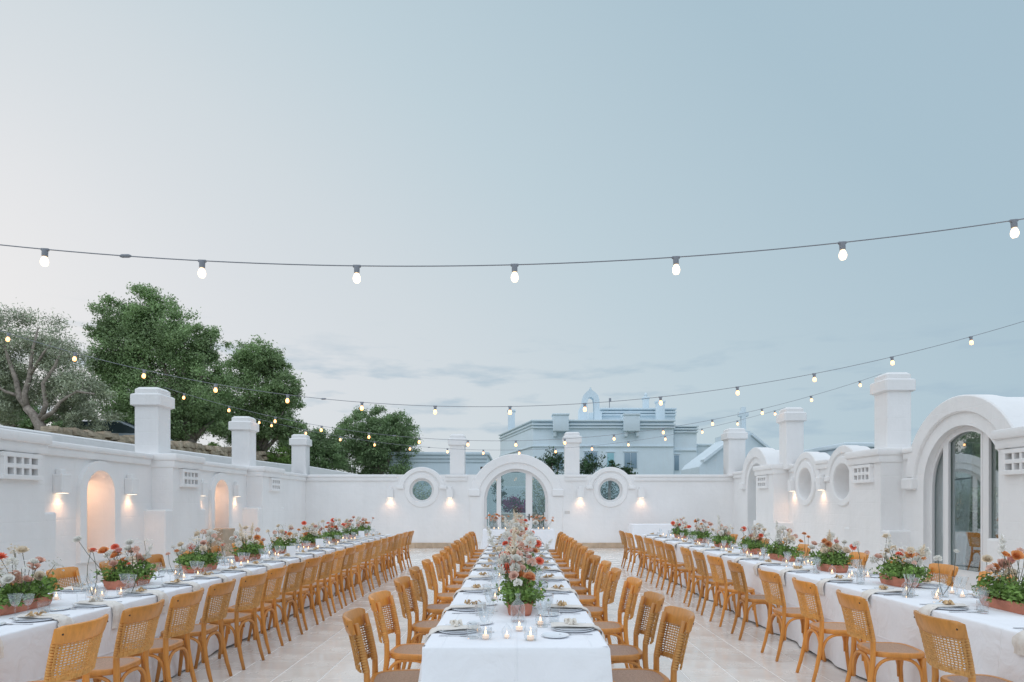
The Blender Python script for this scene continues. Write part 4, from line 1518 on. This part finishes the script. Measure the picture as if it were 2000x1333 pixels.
def napkin_mesh(seed, hang):
    """linen laid over the plate and hanging over the table edge"""
    rg = random.Random(seed)
    prof = []
    for i in range(6):
        prof.append((.30 - .045 * i, .0285 + .003 * math.sin(i)))
    prof += [(.04, .025), (.012, .012), (-.005, .006), (-.018, -.006), (-.022, -.03)]
    n = 5
    for i in range(1, n + 1):
        prof.append((-.024 - .004 * math.sin(i * 1.1), -.03 - hang * i / n))
    m = 9
    b = MB()
    for th in (0,):
        top, bot = [], []
        for k, (y, z) in enumerate(prof):
            hw = .058 + .012 * (k / len(prof)) + rg.uniform(-.003, .003)
            row, row2 = [], []
            for i in range(m):
                u = -1 + 2 * i / (m - 1)
                wv = .004 * math.sin(u * 5 + k * .35 + seed) + .003 * math.sin(u * 9 + seed)
                p = Vector((u * hw + .003 * math.sin(k), y + (wv * 1.6 - .004 if z < -.02 else 0), z + (0 if z < -.02 else wv)))
                row.append(p)
                row2.append(p + (Vector((0, .006, 0)) if z < -.02 else Vector((0, 0, -.006))))
            top.append(row); bot.append(row2)
        rings = [t_ + list(reversed(q)) for t_, q in zip(top, bot)]
        b.loft(rings)
    return fix(b.mesh('napkin', M['napkin'], 70))
NAP = [napkin_mesh(1, .10), napkin_mesh(2, .14), napkin_mesh(3, .075), napkin_mesh(4, .12)]
def favour_mesh(seed):
    rg = random.Random(seed)
    b = MB()
    for k in range(9):
        a = rg.uniform(0, 6.28)
        l = rg.uniform(.02, .05)
        c = Vector((rg.uniform(-.03, .03), rg.uniform(-.015, .015), .006))
        d = Vector((math.cos(a), math.sin(a) * .6, 0))
        s = Vector((-d.y, d.x, 0)) * rg.uniform(.008, .014)
        z = Vector((0, 0, 1))
        p = [c, c + d * l * .5 + z * rg.uniform(.01, .03), c + d * l + z * rg.uniform(0, .015)]
        b.loft([[q - s - z * .001, q + s - z * .001, q + s + z * .001, q - s + z * .001] for q in p])
    return fix(b.mesh('favour', M['favour'] if seed % 3 else M['favour2'], 60))
FAV = [favour_mesh(k) for k in range(1, 6)]

def item(name, me, loc, rz, label, cat, group, scale=None):
    o = ob(name, me, None, loc, (0, 0, rz), scale)
    return tag(o, label, cat, group)
def candle_in(parent):
    w_ = ob('candle', ME['wax'], parent)
    ob('flame', ME['flame'], w_)
def goblet(x, y, rz, label, group, sc=1.0, z=ZTAB):
    t = thing('wine_glass', label, 'glass', (x, y, z), rz, group)
    t.scale = (sc, sc, sc)
    ob('bowl', ME['bowl'], t); ob('stem', ME['gstem'], t); ob('foot', ME['gfoot'], t)
    return t
for rk, ys in rows.items():
    _, rz, ex_ = ROWX[rk]
    sgn = -1 if math.sin(rz) > 0 else 1         # into the table along x
    near = rk in ('niche_in', 'mid_l', 'mid_r', 'win_in')
    for i, y in enumerate(ys):
        w_ = ORD[i]
        sd = SIDE[rk]
        r2 = rz
        def pt(a, d):                            # a along the edge (to the sitter's right), d into the table
            v = Matrix.Rotation(rz, 2) @ Vector((a, 0))
            return (ex_ + sgn * d, y + v.y)
        jx = rnd.uniform(-.02, .02)
        p = pt(jx, .165)
        item('charger', ME['charger'], (p[0], p[1], ZTAB), 0, 'under-plate at the %s place from the camera, %s' % (w_, sd), 'plate', 'under-plates')
        item('dinner_plate', ME['plate'], (p[0], p[1], ZTAB), 0, 'dinner plate at the %s place from the camera, %s' % (w_, sd), 'plate', 'dinner plates')
        q = pt(jx + .02, 0)
        item('napkin', rnd.choice(NAP), (q[0], q[1], ZTAB), rz + rnd.uniform(-.1, .1), 'linen napkin at the %s place from the camera, %s' % (w_, sd), 'napkin', 'linen napkins')
        item('favour', rnd.choice(FAV), (p[0] + rnd.uniform(-.02, .02), p[1] + rnd.uniform(-.03, .03), ZTAB + .027), rnd.uniform(0, 6), 'ribbon favour at the %s place from the camera, %s' % (w_, sd), 'favour', 'favours on the plates', (1.15, 1.15, 1.15))
        sp_ = pt(-.225, .29) if len(ys) < 16 else pt(-.21, .31)
        item('side_plate', ME['side'], (sp_[0], sp_[1], ZTAB), 0, 'side plate at the %s place from the camera, %s' % (w_, sd), 'plate', 'side plates')
        f_ = pt(-.175, .16)
        item('fork', ME['fork'], (f_[0], f_[1], ZTAB), rz + rnd.uniform(-.08, .08), 'steel fork at the %s place from the camera, %s' % (w_, sd), 'fork', 'forks')
        f_ = pt(.185, .16)
        item('knife', ME['knife'], (f_[0], f_[1], ZTAB), rz + rnd.uniform(-.08, .08), 'steel knife at the %s place from the camera, %s' % (w_, sd), 'knife', 'knives')
        g1, g2, g3 = pt(.07 + rnd.uniform(-.02, .02), .355), pt(.16 + rnd.uniform(-.02, .02), .33), pt(.12 + rnd.uniform(-.02, .02), .43 - .17 * (rk[:3] == 'mid' and i == 0) * 0)
        goblet(g1[0], g1[1], rnd.uniform(0, 6), 'taller wineglass at the %s place from the camera, %s' % (w_, sd), 'wine glasses', 1.06)
        goblet(g2[0], g2[1], rnd.uniform(0, 6), 'shorter wineglass at the %s place from the camera, %s' % (w_, sd), 'wine glasses', .97)
        if not (rk == 'niche_out' or rk == 'win_out'):
            g3 = pt(.235 + rnd.uniform(-.015, .015), .27)
            item('tumbler', ME['tumbler'], (g3[0], g3[1], ZTAB), rnd.uniform(0, 6), 'water tumbler at the %s place from the camera, %s' % (w_, sd), 'glass', 'water tumblers')

# ------------------------------------------------------------------ flowers
def petal(b, base, tip, width, cup, n=3, nrm=None):
    base, tip = Vector(base), Vector(tip)
    d = tip - base
    up = Vector(nrm) if nrm is not None else Vector((0, 0, 1))
    s = d.cross(up)
    s = s.normalized() if s.length > 1e-6 else Vector((1, 0, 0))
    nn = s.cross(d).normalized()
    rows_ = []
    for k in range(n + 1):
        f = k / n
        w_ = width * math.sin(PI * (.18 + .72 * f)) ** .8
        c = base + d * f + nn * cup * math.sin(PI * f * .5) ** 2
        rows_.append([c - s * w_ + nn * w_ * .35, c, c + s * w_ + nn * w_ * .35])
    b.loft(rows_, False, False)
def dahlia(m):
    b = MB()
    for r, n, el_, l in ((0, 14, -18, .036), (1, 14, 5, .035), (2, 12, 26, .031), (3, 10, 46, .026), (4, 7, 65, .02), (5, 4, 80, .014)):
        for k in range(n):
            a = 2 * PI * (k + .5 * (r % 2)) / n + r * .2
            e_ = R(el_)
            d = Vector((math.cos(a) * math.cos(e_), math.sin(a) * math.cos(e_), math.sin(e_)))
            petal(b, d * .004, d * l, .0075, .006, 2)
    return b.mesh('dahlia', m, 180)
def rose(m, seed, open_=1.0, s=1.0):
    rg = random.Random(seed)
    b = MB()
    for r, n, el_, l, w_ in ((0, 6, 22, .036, .021), (1, 6, 34, .034, .020), (2, 5, 44, .030, .017), (3, 5, 60, .026, .013), (4, 4, 74, .022, .009), (5, 3, 84, .019, .006)):
        for k in range(n):
            a = 2 * PI * k / n + r * .7 + rg.uniform(-.2, .2)
            e_ = R(el_ + rg.uniform(-9, 9) + (1 - open_) * 40 * (1 - r / 6))
            d = Vector((math.cos(a) * math.cos(e_), math.sin(a) * math.cos(e_), math.sin(e_)))
            petal(b, d * .004, d * l * s, w_ * s, (.012 if r else .002) * s, 3)
    return b.mesh('rose', m, 180)
def pompom(m, seed, n=90, s=.034):
    rg = random.Random(seed)
    b = MB()
    for k in range(n):
        z = 1 - 1.55 * (k + .5) / n
        a = k * 2.39996
        rr = math.sqrt(max(0, 1 - z * z))
        d = Vector((rr * math.cos(a), rr * math.sin(a), z))
        petal(b, d * s * .55, d * s * rg.uniform(.9, 1.12) + Vector((rg.uniform(-.004, .004), rg.uniform(-.004, .004), rg.uniform(-.004, .004))), .0075, .003, 2, (rg.uniform(-1, 1), rg.uniform(-1, 1), rg.uniform(-1, 1)))
    return b.mesh('carnation', m, 180)
def plume(m, seed):
    rg = random.Random(seed)
    b = MB()
    b.tube([(0, 0, 0), (.003, 0, .12)], [.002, .001], 4)
    for k in range(70):
        z = rg.random() ** .8 * .13
        rr = .030 * (1 - z / .14) + .004
        a = rg.uniform(0, 6.28)
        d = Vector((math.cos(a), math.sin(a), .8))
        petal(b, (0, 0, z), Vector((0, 0, z)) + d * rr, .0045, .002, 2, (rg.uniform(-1, 1), rg.uniform(-1, 1), rg.uniform(-1, 1)))
    return b.mesh('plume', m, 180)
def spray(m, seed):
    rg = random.Random(seed)
    b = MB()
    for k in range(26):
        c = Vector((rg.gauss(0, .024), rg.gauss(0, .024), rg.gauss(0, .018)))
        for q in range(4):
            a = q * PI / 2 + rg.random()
            d = Vector((math.cos(a), math.sin(a), rg.uniform(-.2, .6)))
            petal(b, c, c + d * .009, .0042, .001, 2)
    return b.mesh('blossom_spray', m, 180)
WHITES = None
FL = {
    'dahlia': [dahlia(M['fl_coral']), dahlia(M['fl_coral']), dahlia(M['fl_orange'])],
    'rose': [rose(M['fl_orange'], 1), rose(M['fl_rust'], 2), rose(M['fl_cream'], 3), rose(M['fl_blush'], 4), rose(M['fl_white'], 5), rose(M['fl_pink'], 6, .6), rose(M['fl_cream'], 7, .8), rose(M['fl_white'], 8), rose(M['fl_white'], 9, .8), rose(M['fl_blush'], 10), rose(M['fl_cream'], 11, .9), rose(M['fl_blush'], 12, .8)],
    'carnation': [pompom(M['fl_white'], 1), pompom(M['fl_cream'], 2, 70, .028), pompom(M['fl_blush'], 3, 60, .024), pompom(M['fl_white'], 4, 110, .042)],
    'plume': [plume(M['fl_cream'], 1), plume(M['fl_white'], 2)],
    'spray': [spray(M['fl_cream'], 1), spray(M['fl_white'], 2)],
}
b = MB().tube([(0, 0, 0), (.03, 0, -.33), (.035, .01, -.66), (0, 0, -1)], [.0022, .0022, .0026, .0028], 5)
ME['flstem'] = b.mesh('stem', M['stem'], 180)
b = MB()
for a_, z_ in ((0, -.3), (2.2, -.45), (4.1, -.6)):
    d = Vector((math.cos(a_), math.sin(a_), .4))
    petal(b, Vector((.03, 0, z_)), Vector((.03, 0, z_)) + d * .035, .011, .004, 2)
ME['flleaf'] = b.mesh('stem_leaf', M['leaf_dark'], 180)

def trough_mesh(seed, rounded=False):
    rg = random.Random(seed)
    L_, Wd, hh = (.30, .095, .085) if not rounded else (.25, .12, .09)
    def rg_ring(k, z, jig):
        out = []
        for i in range(36):
            a = 2 * PI * i / 36
            c, s = math.cos(a), math.sin(a)
            e_ = .35 if not rounded else .7
            x = math.copysign(abs(c) ** e_, c) * Wd * k
            y = math.copysign(abs(s) ** e_, s) * L_ * k
            z2 = z + jig * (.006 * math.sin(5 * a + seed) + .004 * math.sin(11 * a + 2 * seed) + .003 * rg.uniform(-1, 1))
            out.append((x + rg.uniform(-.0015, .0015), y + rg.uniform(-.0015, .0015), z2))
        return out
    b = MB()
    b.loft([rg_ring(.88, .002, 0), rg_ring(.94, .03, 0), rg_ring(1.0, hh, 1), rg_ring(.90, hh - .004, 1), rg_ring(.86, .05, 0)], True, True)
    return fix(b.mesh('terracotta_trough', M['terracotta'], 50))
TR = [trough_mesh(1), trough_mesh(2), trough_mesh(3, True), trough_mesh(4)]
FO = []
for k in range(4):
    lob = [(0, -.16, .13, .12, .16, .075), (0.01, .02, .145, .13, .16, .09), (-.01, .17, .13, .12, .16, .075)]
    pts, nrm = cloud(lob, 1500, 200 + k, .22, .8, 22)
    pts[:, 2] = np.maximum(pts[:, 2], .06)
    FO.append(leaf_mesh('foliage', pts, nrm, .036, M['leaf'], 210 + k, .55))
def place_flower(parent, kind, me, base, head, sc, nod=None):
    base, head = Vector(base), Vector(head)
    d = (head - base)
    ln_ = d.length
    q = d.to_track_quat('Z', 'Y')
    tilt = Euler((rnd.uniform(-.5, .5), rnd.uniform(-.5, .5), 0)).to_quaternion()
    o = ob('blossom_spray' if kind == 'spray' else kind, me, parent, head)
    if kind == 'spray':
        o['kind'] = 'stuff'
    hq = q if nod is None else q.slerp(Euler((nod[0], nod[1], 0)).to_quaternion(), .75)
    o.rotation_euler = hq.to_euler()
    o.scale = (sc, sc, sc)
    if kind in ('dahlia', 'rose', 'carnation'):
        pass
    sr = hq.inverted() @ q @ Euler((0, 0, rnd.uniform(0, 6.28))).to_quaternion()
    s = ob('stem', ME['flstem'], o, (0, 0, 0), sr.to_euler(), (1 / sc, 1 / sc, ln_ / sc))
    return o
def arrangement(x, y, z, rz, label, cat_group, seed, n=20, tall=1.0, rounded=False):
    rg = random.Random(seed)
    t = thing('flower_trough', label, 'flower arrangement', (x, y, z), rz, cat_group)
    ob('terracotta_trough', TR[2] if rounded else TR[seed % 2 * 3 if seed % 2 else seed % 3 % 2], t)
    f = ob('foliage', FO[seed % 4], t, (0, 0, .0), (0, 0, PI * (seed % 2)), (1.2, 1.06 if not rounded else .95, 1.08))
    f['kind'] = 'stuff'
    for k in range(n):
        yy = rg.uniform(-.25, .25)
        kind = rg.choices(['rose', 'dahlia', 'carnation', 'plume', 'spray'], [.44, .06, .25, .07, .18])[0]
        hgt = rg.choice([rg.uniform(.22, .28), rg.uniform(.25, .38) * tall, rg.uniform(.29, .45) * tall])
        if kind == 'dahlia':
            hgt = max(hgt, .30)
        hx, hy = rg.gauss(0, .085), yy * 1.15 + rg.gauss(0, .05)
        nod = (rg.uniform(.1, 1.15), rg.uniform(-.6, .6)) if kind in ('rose', 'dahlia') else None
        o = place_flower(t, kind, rg.choice(FL[kind]), (hx * .3, yy * .8, .08), (hx, hy, hgt), rg.uniform(1.05, 1.5), nod)
    return t
GA = 'terracotta flower troughs along the tables'
seedc = 1
AY = {'niche-wall': (-3.72, [4.95, 6.35, 7.75, 9.2, 10.6, 12.0, 13.4, 14.8, 16.1]), 'middle': (.03, [4.95, 6.5, 8.0, 9.5, 11.0, 12.5, 14.0, 15.3]),
      'window-wall': (3.72, [4.95, 6.45, 7.75, 9.2, 10.4, 11.9, 13.3, 14.9])}
for tb, (x, ysA) in AY.items():
    for i, y in enumerate(ysA):
        arrangement(x + rnd.uniform(-.02, .02), y, ZTAB, rnd.uniform(-.06, .06), '%s trough of coral, cream and white flowers from the camera on the %s table' % (ORD[i].capitalize().lower(), tb), GA, seedc,
                    31 if tb == 'middle' else 25, 1.18 if tb == 'middle' else 1.0, tb == 'window-wall' and i in (1, 2, 4))
        seedc += 1
# votives, bottles, bud vases between the troughs
def votive(kind, x, y, label, z=ZTAB, sc=1.0):
    t = thing('votive_candle', label, 'candle', (x, y, z), rnd.uniform(0, 6), 'votive candles on the tables')
    t.scale = (sc, sc, sc)
    ob('votive_glass', ME[kind], t)
    candle_in(t)
    return t
TN = {'niche-wall': -3.655, 'middle': 0.0, 'window-wall': 3.645}
for tb, (x, ysA) in AY.items():
    gi = 0
    for i, y in enumerate(ysA):
        for k, (dx, dy, kind) in enumerate([(-.16, .52, 'votive'), (.13, .62, 'orb'), (.02, .75, 'votive'), (.20, .86, 'votive'), (-.12, .93, 'orb')]):
            yy = y + dy + rnd.uniform(-.05, .05)
            if yy > 16.2:
                continue
            adj = 'domed glass' if kind == 'orb' else 'small open glass'
            votive(kind, TN[tb] + dx + rnd.uniform(-.03, .03), yy, '%s votive candle, %s behind the %s flower trough on the %s table' % (adj, ['nearest', 'second', 'third', 'fourth', 'farthest'][k], ORD[i], tb))
        if i < len(ysA) - 1:
            t = thing('bud_vase', 'glass bud vase of single stems behind the %s flower trough on the %s table' % (ORD[i], tb), 'vase', (TN[tb] + rnd.uniform(-.1, .1), y + .68, ZTAB), 0, 'bud vases on the tables')
            ob('vase_glass', ME['budvase' if i % 2 else 'decanter'], t)
            for k in range(2 + i % 2):
                kk = rnd.choice(['rose', 'carnation', 'dahlia'])
                place_flower(t, kk, rnd.choice(FL[kk]), (0, 0, .015), (rnd.uniform(-.09, .09), rnd.uniform(-.09, .09), rnd.uniform(.24, .40)), rnd.uniform(.8, 1.05))
# the near end of the middle table
votive('votive', -.18, 3.90, 'ribbed empty-looking votive tumbler at the near end of the middle table', sc=1.05)
votive('orb', -.055, 3.93, 'small domed candle beside the ribbed votive at the near end of the middle table', sc=.8)
votive('votive', .085, 3.87, 'stout votive glass nearest the table end beside the domed candle', sc=1.1)
votive('orb', .02, 4.15, 'larger domed candle in front of the glass bottle on the middle table', sc=1.15)
votive('votive', .16, 4.35, 'votive candle beside the glass bottle on the middle table', sc=1.0)
t = thing('glass_bottle', 'cut glass bottle holding a white carnation at the near end of the middle table', 'vase', (.012, 4.47, ZTAB), 0)
ob('bottle_glass', ME['decanter'], t, scale=(1.1, 1.1, 1.25))
place_flower(t, 'carnation', FL['carnation'][0], (0, 0, .02), (.0, -.02, .265), .9)
# near-end clusters of the side tables
for k, (x, y, lab) in enumerate([(-3.35, 5.75, 'bud vase with coral blooms before the second trough on the niche-wall table'), (3.33, 5.62, 'bud vase with two coral stems before the second trough on the window-wall table')]):
    t = thing('bud_vase', lab, 'vase', (x, y, ZTAB), 0, 'bud vases on the tables')
    ob('vase_glass', ME['decanter' if k == 0 else 'budvase'], t)
    place_flower(t, 'dahlia', FL['dahlia'][0], (0, 0, .015), (-.02 - .06 * k, 0, .27 + .1 * k), .6)
    place_flower(t, 'carnation', FL['carnation'][2], (0, 0, .015), (.03 + .04 * k, .02, .37 - .08 * k), .8)
# menu cards on the niche-wall table
for k, (px, py, Y) in enumerate([(568, 1088, 9.6), (624, 1075, 11.5), (706, 1053, 14.6)]):
    p = at(px, py, Y)
    t = tag(ob('menu_card', MB().box((0, 0, .085), (.125, .003, .17), 0).mesh('menu_card', M['paper']), None, (p.x, Y, ZTAB + .002), (R(-12), 0, R(15))),
            ['nearest white menu card standing on the niche-wall table', 'middle white menu card standing on the niche-wall table', 'farthest white menu card standing on the niche-wall table'][k], 'menu card', 'menu cards on the niche-wall table')
# sweetheart table: small vases and candles
for k, px in enumerate((960, 969, 982, 1046, 1056, 1066)):
    Y = 19.6
    x = (px - PX) / F * Y
    t = thing('bud_vase', 'small vase of peach flowers, %s along the sweetheart table from the niche side' % ORD[k], 'vase', (x, Y + rnd.uniform(-.05, .05), ZTAB), 0, 'vases on the sweetheart table')
    ob('vase_glass', ME['decanter'], t, scale=(1.3, 1.3, 1.3))
    for q in range(7):
        kk = rnd.choice(['rose', 'rose', 'carnation'])
        place_flower(t, kk, rnd.choice(FL[kk][:4] if kk == 'rose' else FL[kk][2:3]), (0, 0, .02), (rnd.gauss(0, .09), rnd.gauss(0, .05), rnd.uniform(.22, .42)), rnd.uniform(1.3, 1.8))
    votive('votive', x + .08, Y - .15, 'votive candle beside the %s vase along the sweetheart table' % ORD[k], sc=1.2)
for k, px in enumerate((954, 1064)):
    x = (px - PX) / F * 19.8
    t = thing('taper_candle', ['white taper candle at the niche-side end of the sweetheart table', 'white taper candle at the window-side end of the sweetheart table'][k], 'candle', (x, 19.85, ZTAB), 0)
    ob('candle_stick', MB().lathe([(0, .001), (.035, .001), (.03, .01), (.01, .03), (.012, .06), (0, .06)], 14).mesh('candle_stick', M['glass'], 50), t)
    ob('taper', MB().lathe([(.011, .05), (.010, .50), (.004, .51), (0, .515)], 10).mesh('taper', M['paper'], 60), t)

# ------------------------------------------------------------------ string lights
def bulb_mesh():
    b = MB().lathe([(.011, -.040), (.013, -.047), (.020, -.060), (.0232, -.075), (.021, -.089), (.014, -.100), (0, -.103)], 14)
    return b.mesh('bulb', M['bulb'], 180)
def socket_mesh():
    b = MB().lathe([(0, .008), (.016, .006), (.018, -.004), (.0175, -.040), (.012, -.044), (0, -.044)], 12)
    b.box((0, 0, .002), (.050, .016, .016), .004)
    return b.mesh('lamp_socket', M['socket'], 50)
ME['bulb'], ME['sock'] = bulb_mesh(), socket_mesh()
ME['bulb_near'] = ME['bulb'].copy()
ME['bulb_near'].materials[0] = M['bulb_near']
def string(label, pts, Yf, ends, deg=3, sc=1.0, joint=None):
    w3 = [at(px, py, Yf(px)) for px, py in pts]
    xs, zs = np.array([p.x for p in w3]), np.array([p.z for p in w3])
    co = np.polyfit(xs, zs, deg)
    yc = np.polyfit(xs, [p.y for p in w3], 1)
    t = thing('string_lights', label, 'string lights', (0, w3[len(w3) // 2].y, 0), 0, 'festoon string lights over the courtyard')
    oy = w3[len(w3) // 2].y
    a, c = ends
    path = [(x, np.polyval(yc, x) - oy, np.polyval(co, x)) for x in np.linspace(a, c, 70)]
    ob('cable', MB().tube(path, .0034 * max(1, sc), 6).mesh('cable', M['cable'], 180), t)
    for p in w3:
        z = float(np.polyval(co, p.x))
        sl = math.atan(np.polyval(np.polyder(co), p.x))
        o = ob('lamp_socket', ME['sock'], t, (p.x, p.y - oy, z - .004), (0, -sl * .5, 0), (sc, sc, sc))
        ob('bulb', ME['bulb_near' if deg == 2 else 'bulb'], o)
    if joint:
        p = at(joint, 0, Yf(joint))
        z = float(np.polyval(co, p.x))
        ob('cable_joint', MB().lathe([(0, -.04), (.006, -.035), (.012, -.02), (.012, .02), (.006, .035), (0, .04)], 8).mesh('cable_joint', M['socket'], 60), t, (p.x, p.y - oy, z), (0, R(90), 0))
    return t
string('nearest and highest string of bulbs, crossing the open sky',
       [(-235, 446), (88, 490), (395, 514), (697, 521), (1005, 517), (1320, 501), (1645, 471), (1980, 429), (2330, 374)], lambda p: 4.15 - .10 * (p / 2000), (-5.2, 5.2), 2, 1.0, 245)
string('middle string of bulbs that passes in front of the manor roof',
       [(17, 651), (147, 691), (282, 723), (422, 751), (562, 772), (707, 786), (850, 793), (996, 795), (1142, 788), (1290, 775), (1440, 756), (1590, 731), (1742, 699), (1896, 657)],
       lambda p: 9.0, (-7.15, 7.4), 3, 1.05, 632)
string('string of bulbs hung from the pillar by the tall arched window',
       [(360, 769), (448, 794), (538, 816), (628, 832), (721, 846), (819, 856), (914, 860), (1007.5, 861), (1103, 858), (1199, 850), (1295, 837), (1391, 820), (1488, 799), (1584, 774), (1679, 745)],
       lambda p: 13.4, (-7.15, 7.42), 3, 1.1, 770)
string('farthest and lowest string of bulbs above the back wall',
       [(507, 819), (531, 826), (598, 841), (665, 853), (732, 863), (801, 870), (874, 876.5), (944, 880), (1014, 879.5), (1085, 876.5), (1156, 871), (1227, 862.5), (1299, 852), (1371, 838), (1440, 822), (1513, 803)],
       lambda p: 17.9, (-7.15, 7.28), 3, 1.15, 838)
